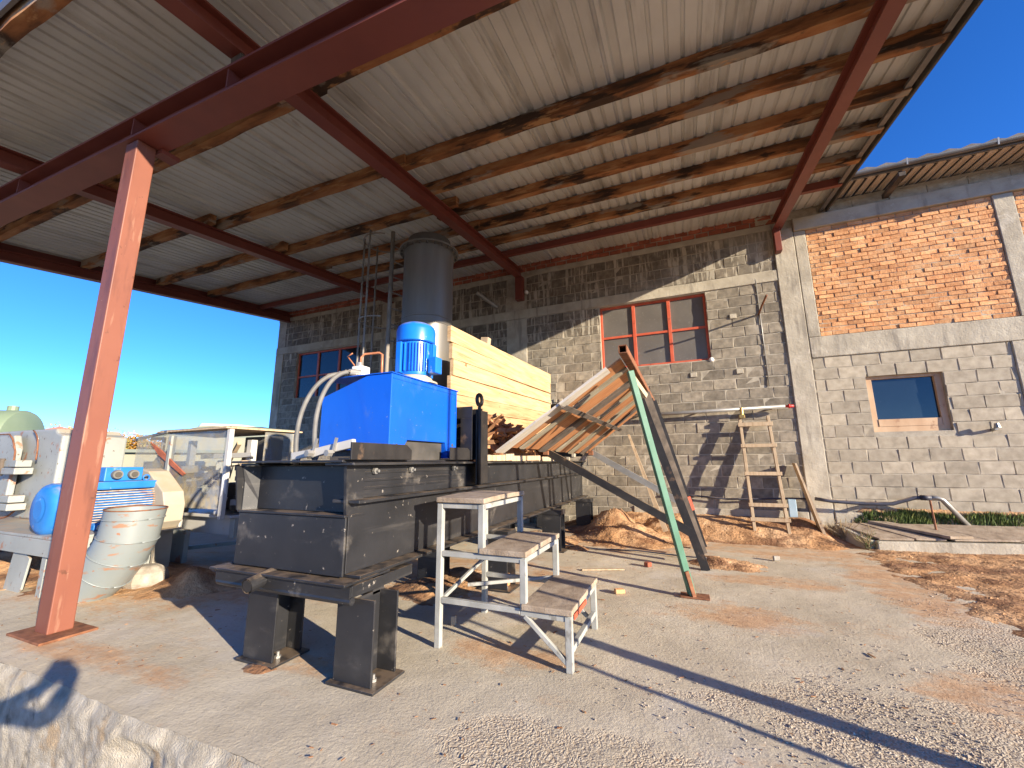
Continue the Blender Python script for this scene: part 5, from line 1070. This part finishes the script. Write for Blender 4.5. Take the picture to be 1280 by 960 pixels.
# ================================================================== THE PERSON TAKING THE PICTURE (stands behind the camera, casts the shadow on the slab edge)
ps = thing('person', (.10, -.56, -.62), 'person in dark clothes holding a phone out in front with both hands', 'person')
M['cloth'] = pm('dark_jacket_cloth', [(.3, (.02, .025, .04)), (.7, (.05, .055, .08))], 20, .9, .3, 120, .002)
M['skin'] = pm('skin', [(.3, (.42, .24, .16)), (.7, (.52, .32, .22))], 12, .6, .05, 60, .001)
M['phone'] = pm('black_phone', [(.3, (.01, .01, .01)), (.7, (.02, .02, .02))], 5, .2, 0)
J = dict(pel=(.10, -.56, .34), ch=(.10, -.54, .74), nk=(.08, -.56, .98), hd=(.05, -.58, 1.12), hd2=(.05, -.57, 1.24),
         rs=(.32, -.40, .90), re=(.62, -.12, .80), rw=(.40, .02, .87), ls=(-.07, -.44, .90), le=(.02, -.16, .68), lw=(.24, .0, .84),
         rh=(.19, -.52, .24), rk=(.21, -.50, -.16), ra=(.21, -.56, -.56), rt=(.22, -.40, -.60), lh=(.01, -.52, .24), lk=(-.01, -.47, -.16), la=(-.01, -.56, -.56), lt=(-.02, -.40, -.60))
rad = dict(pel=.15, ch=.15, nk=.06, hd=.10, hd2=.085, rs=.065, re=.045, rw=.03, ls=.065, le=.045, lw=.03, rh=.09, rk=.06, ra=.045, rt=.04, lh=.09, lk=.06, la=.045, lt=.04)
ks = list(J); E_ = [('pel', 'ch'), ('ch', 'nk'), ('nk', 'hd'), ('hd', 'hd2'), ('ch', 'rs'), ('rs', 're'), ('re', 'rw'), ('ch', 'ls'), ('ls', 'le'), ('le', 'lw'), ('pel', 'rh'), ('rh', 'rk'), ('rk', 'ra'), ('ra', 'rt'), ('pel', 'lh'), ('lh', 'lk'), ('lk', 'la'), ('la', 'lt')]
off = WL[ps]; me = bpy.data.meshes.new('body'); me.from_pydata([V(J[k])-off for k in ks], [(ks.index(a), ks.index(b_)) for a, b_ in E_], []); me.materials.append(M['cloth'])
o = link(bpy.data.objects.new('body', me)); o.parent = ps; sk = o.modifiers.new('skin', 'SKIN')
for i, k in enumerate(ks): me.skin_vertices[0].data[i].radius = (rad[k], rad[k]); me.skin_vertices[0].data[i].use_root = (i == 0)
o.modifiers.new('sub', 'SUBSURF').levels = 1; o.modifiers['sub'].render_levels = 2
def hand(w_, c, sgn):
    b = MB(); w_, c = V(w_), V(c); b.tube([w_, w_.lerp(c, .5), c], [.026, .036, .03], 10)
    for k in range(4): 
        s = c+V((0, 0, .022-.016*k)); b.tube([s, s+V((-.035*sgn, .012, .004)), s+V((-.055*sgn, .030-.003*k, .0))], [.009, .008, .006], 6)
    b.tube([w_.lerp(c, .4), c+V((-.01*sgn, -.02, .03)), c+V((-.04*sgn, -.02, .035))], [.011, .010, .007], 6)
    b.build('hand', 'skin', ps, smooth=True)
hand((.40, .02, .87), (.34, .05, .905), 1); hand((.24, .0, .84), (.22, .05, .90), -1)
b = MB(); b.box(.24, .32, .060, .068, .845, .925); tag(b.build('phone', 'phone', bevel=.004), 'black phone held level in both hands of the person', 'phone')
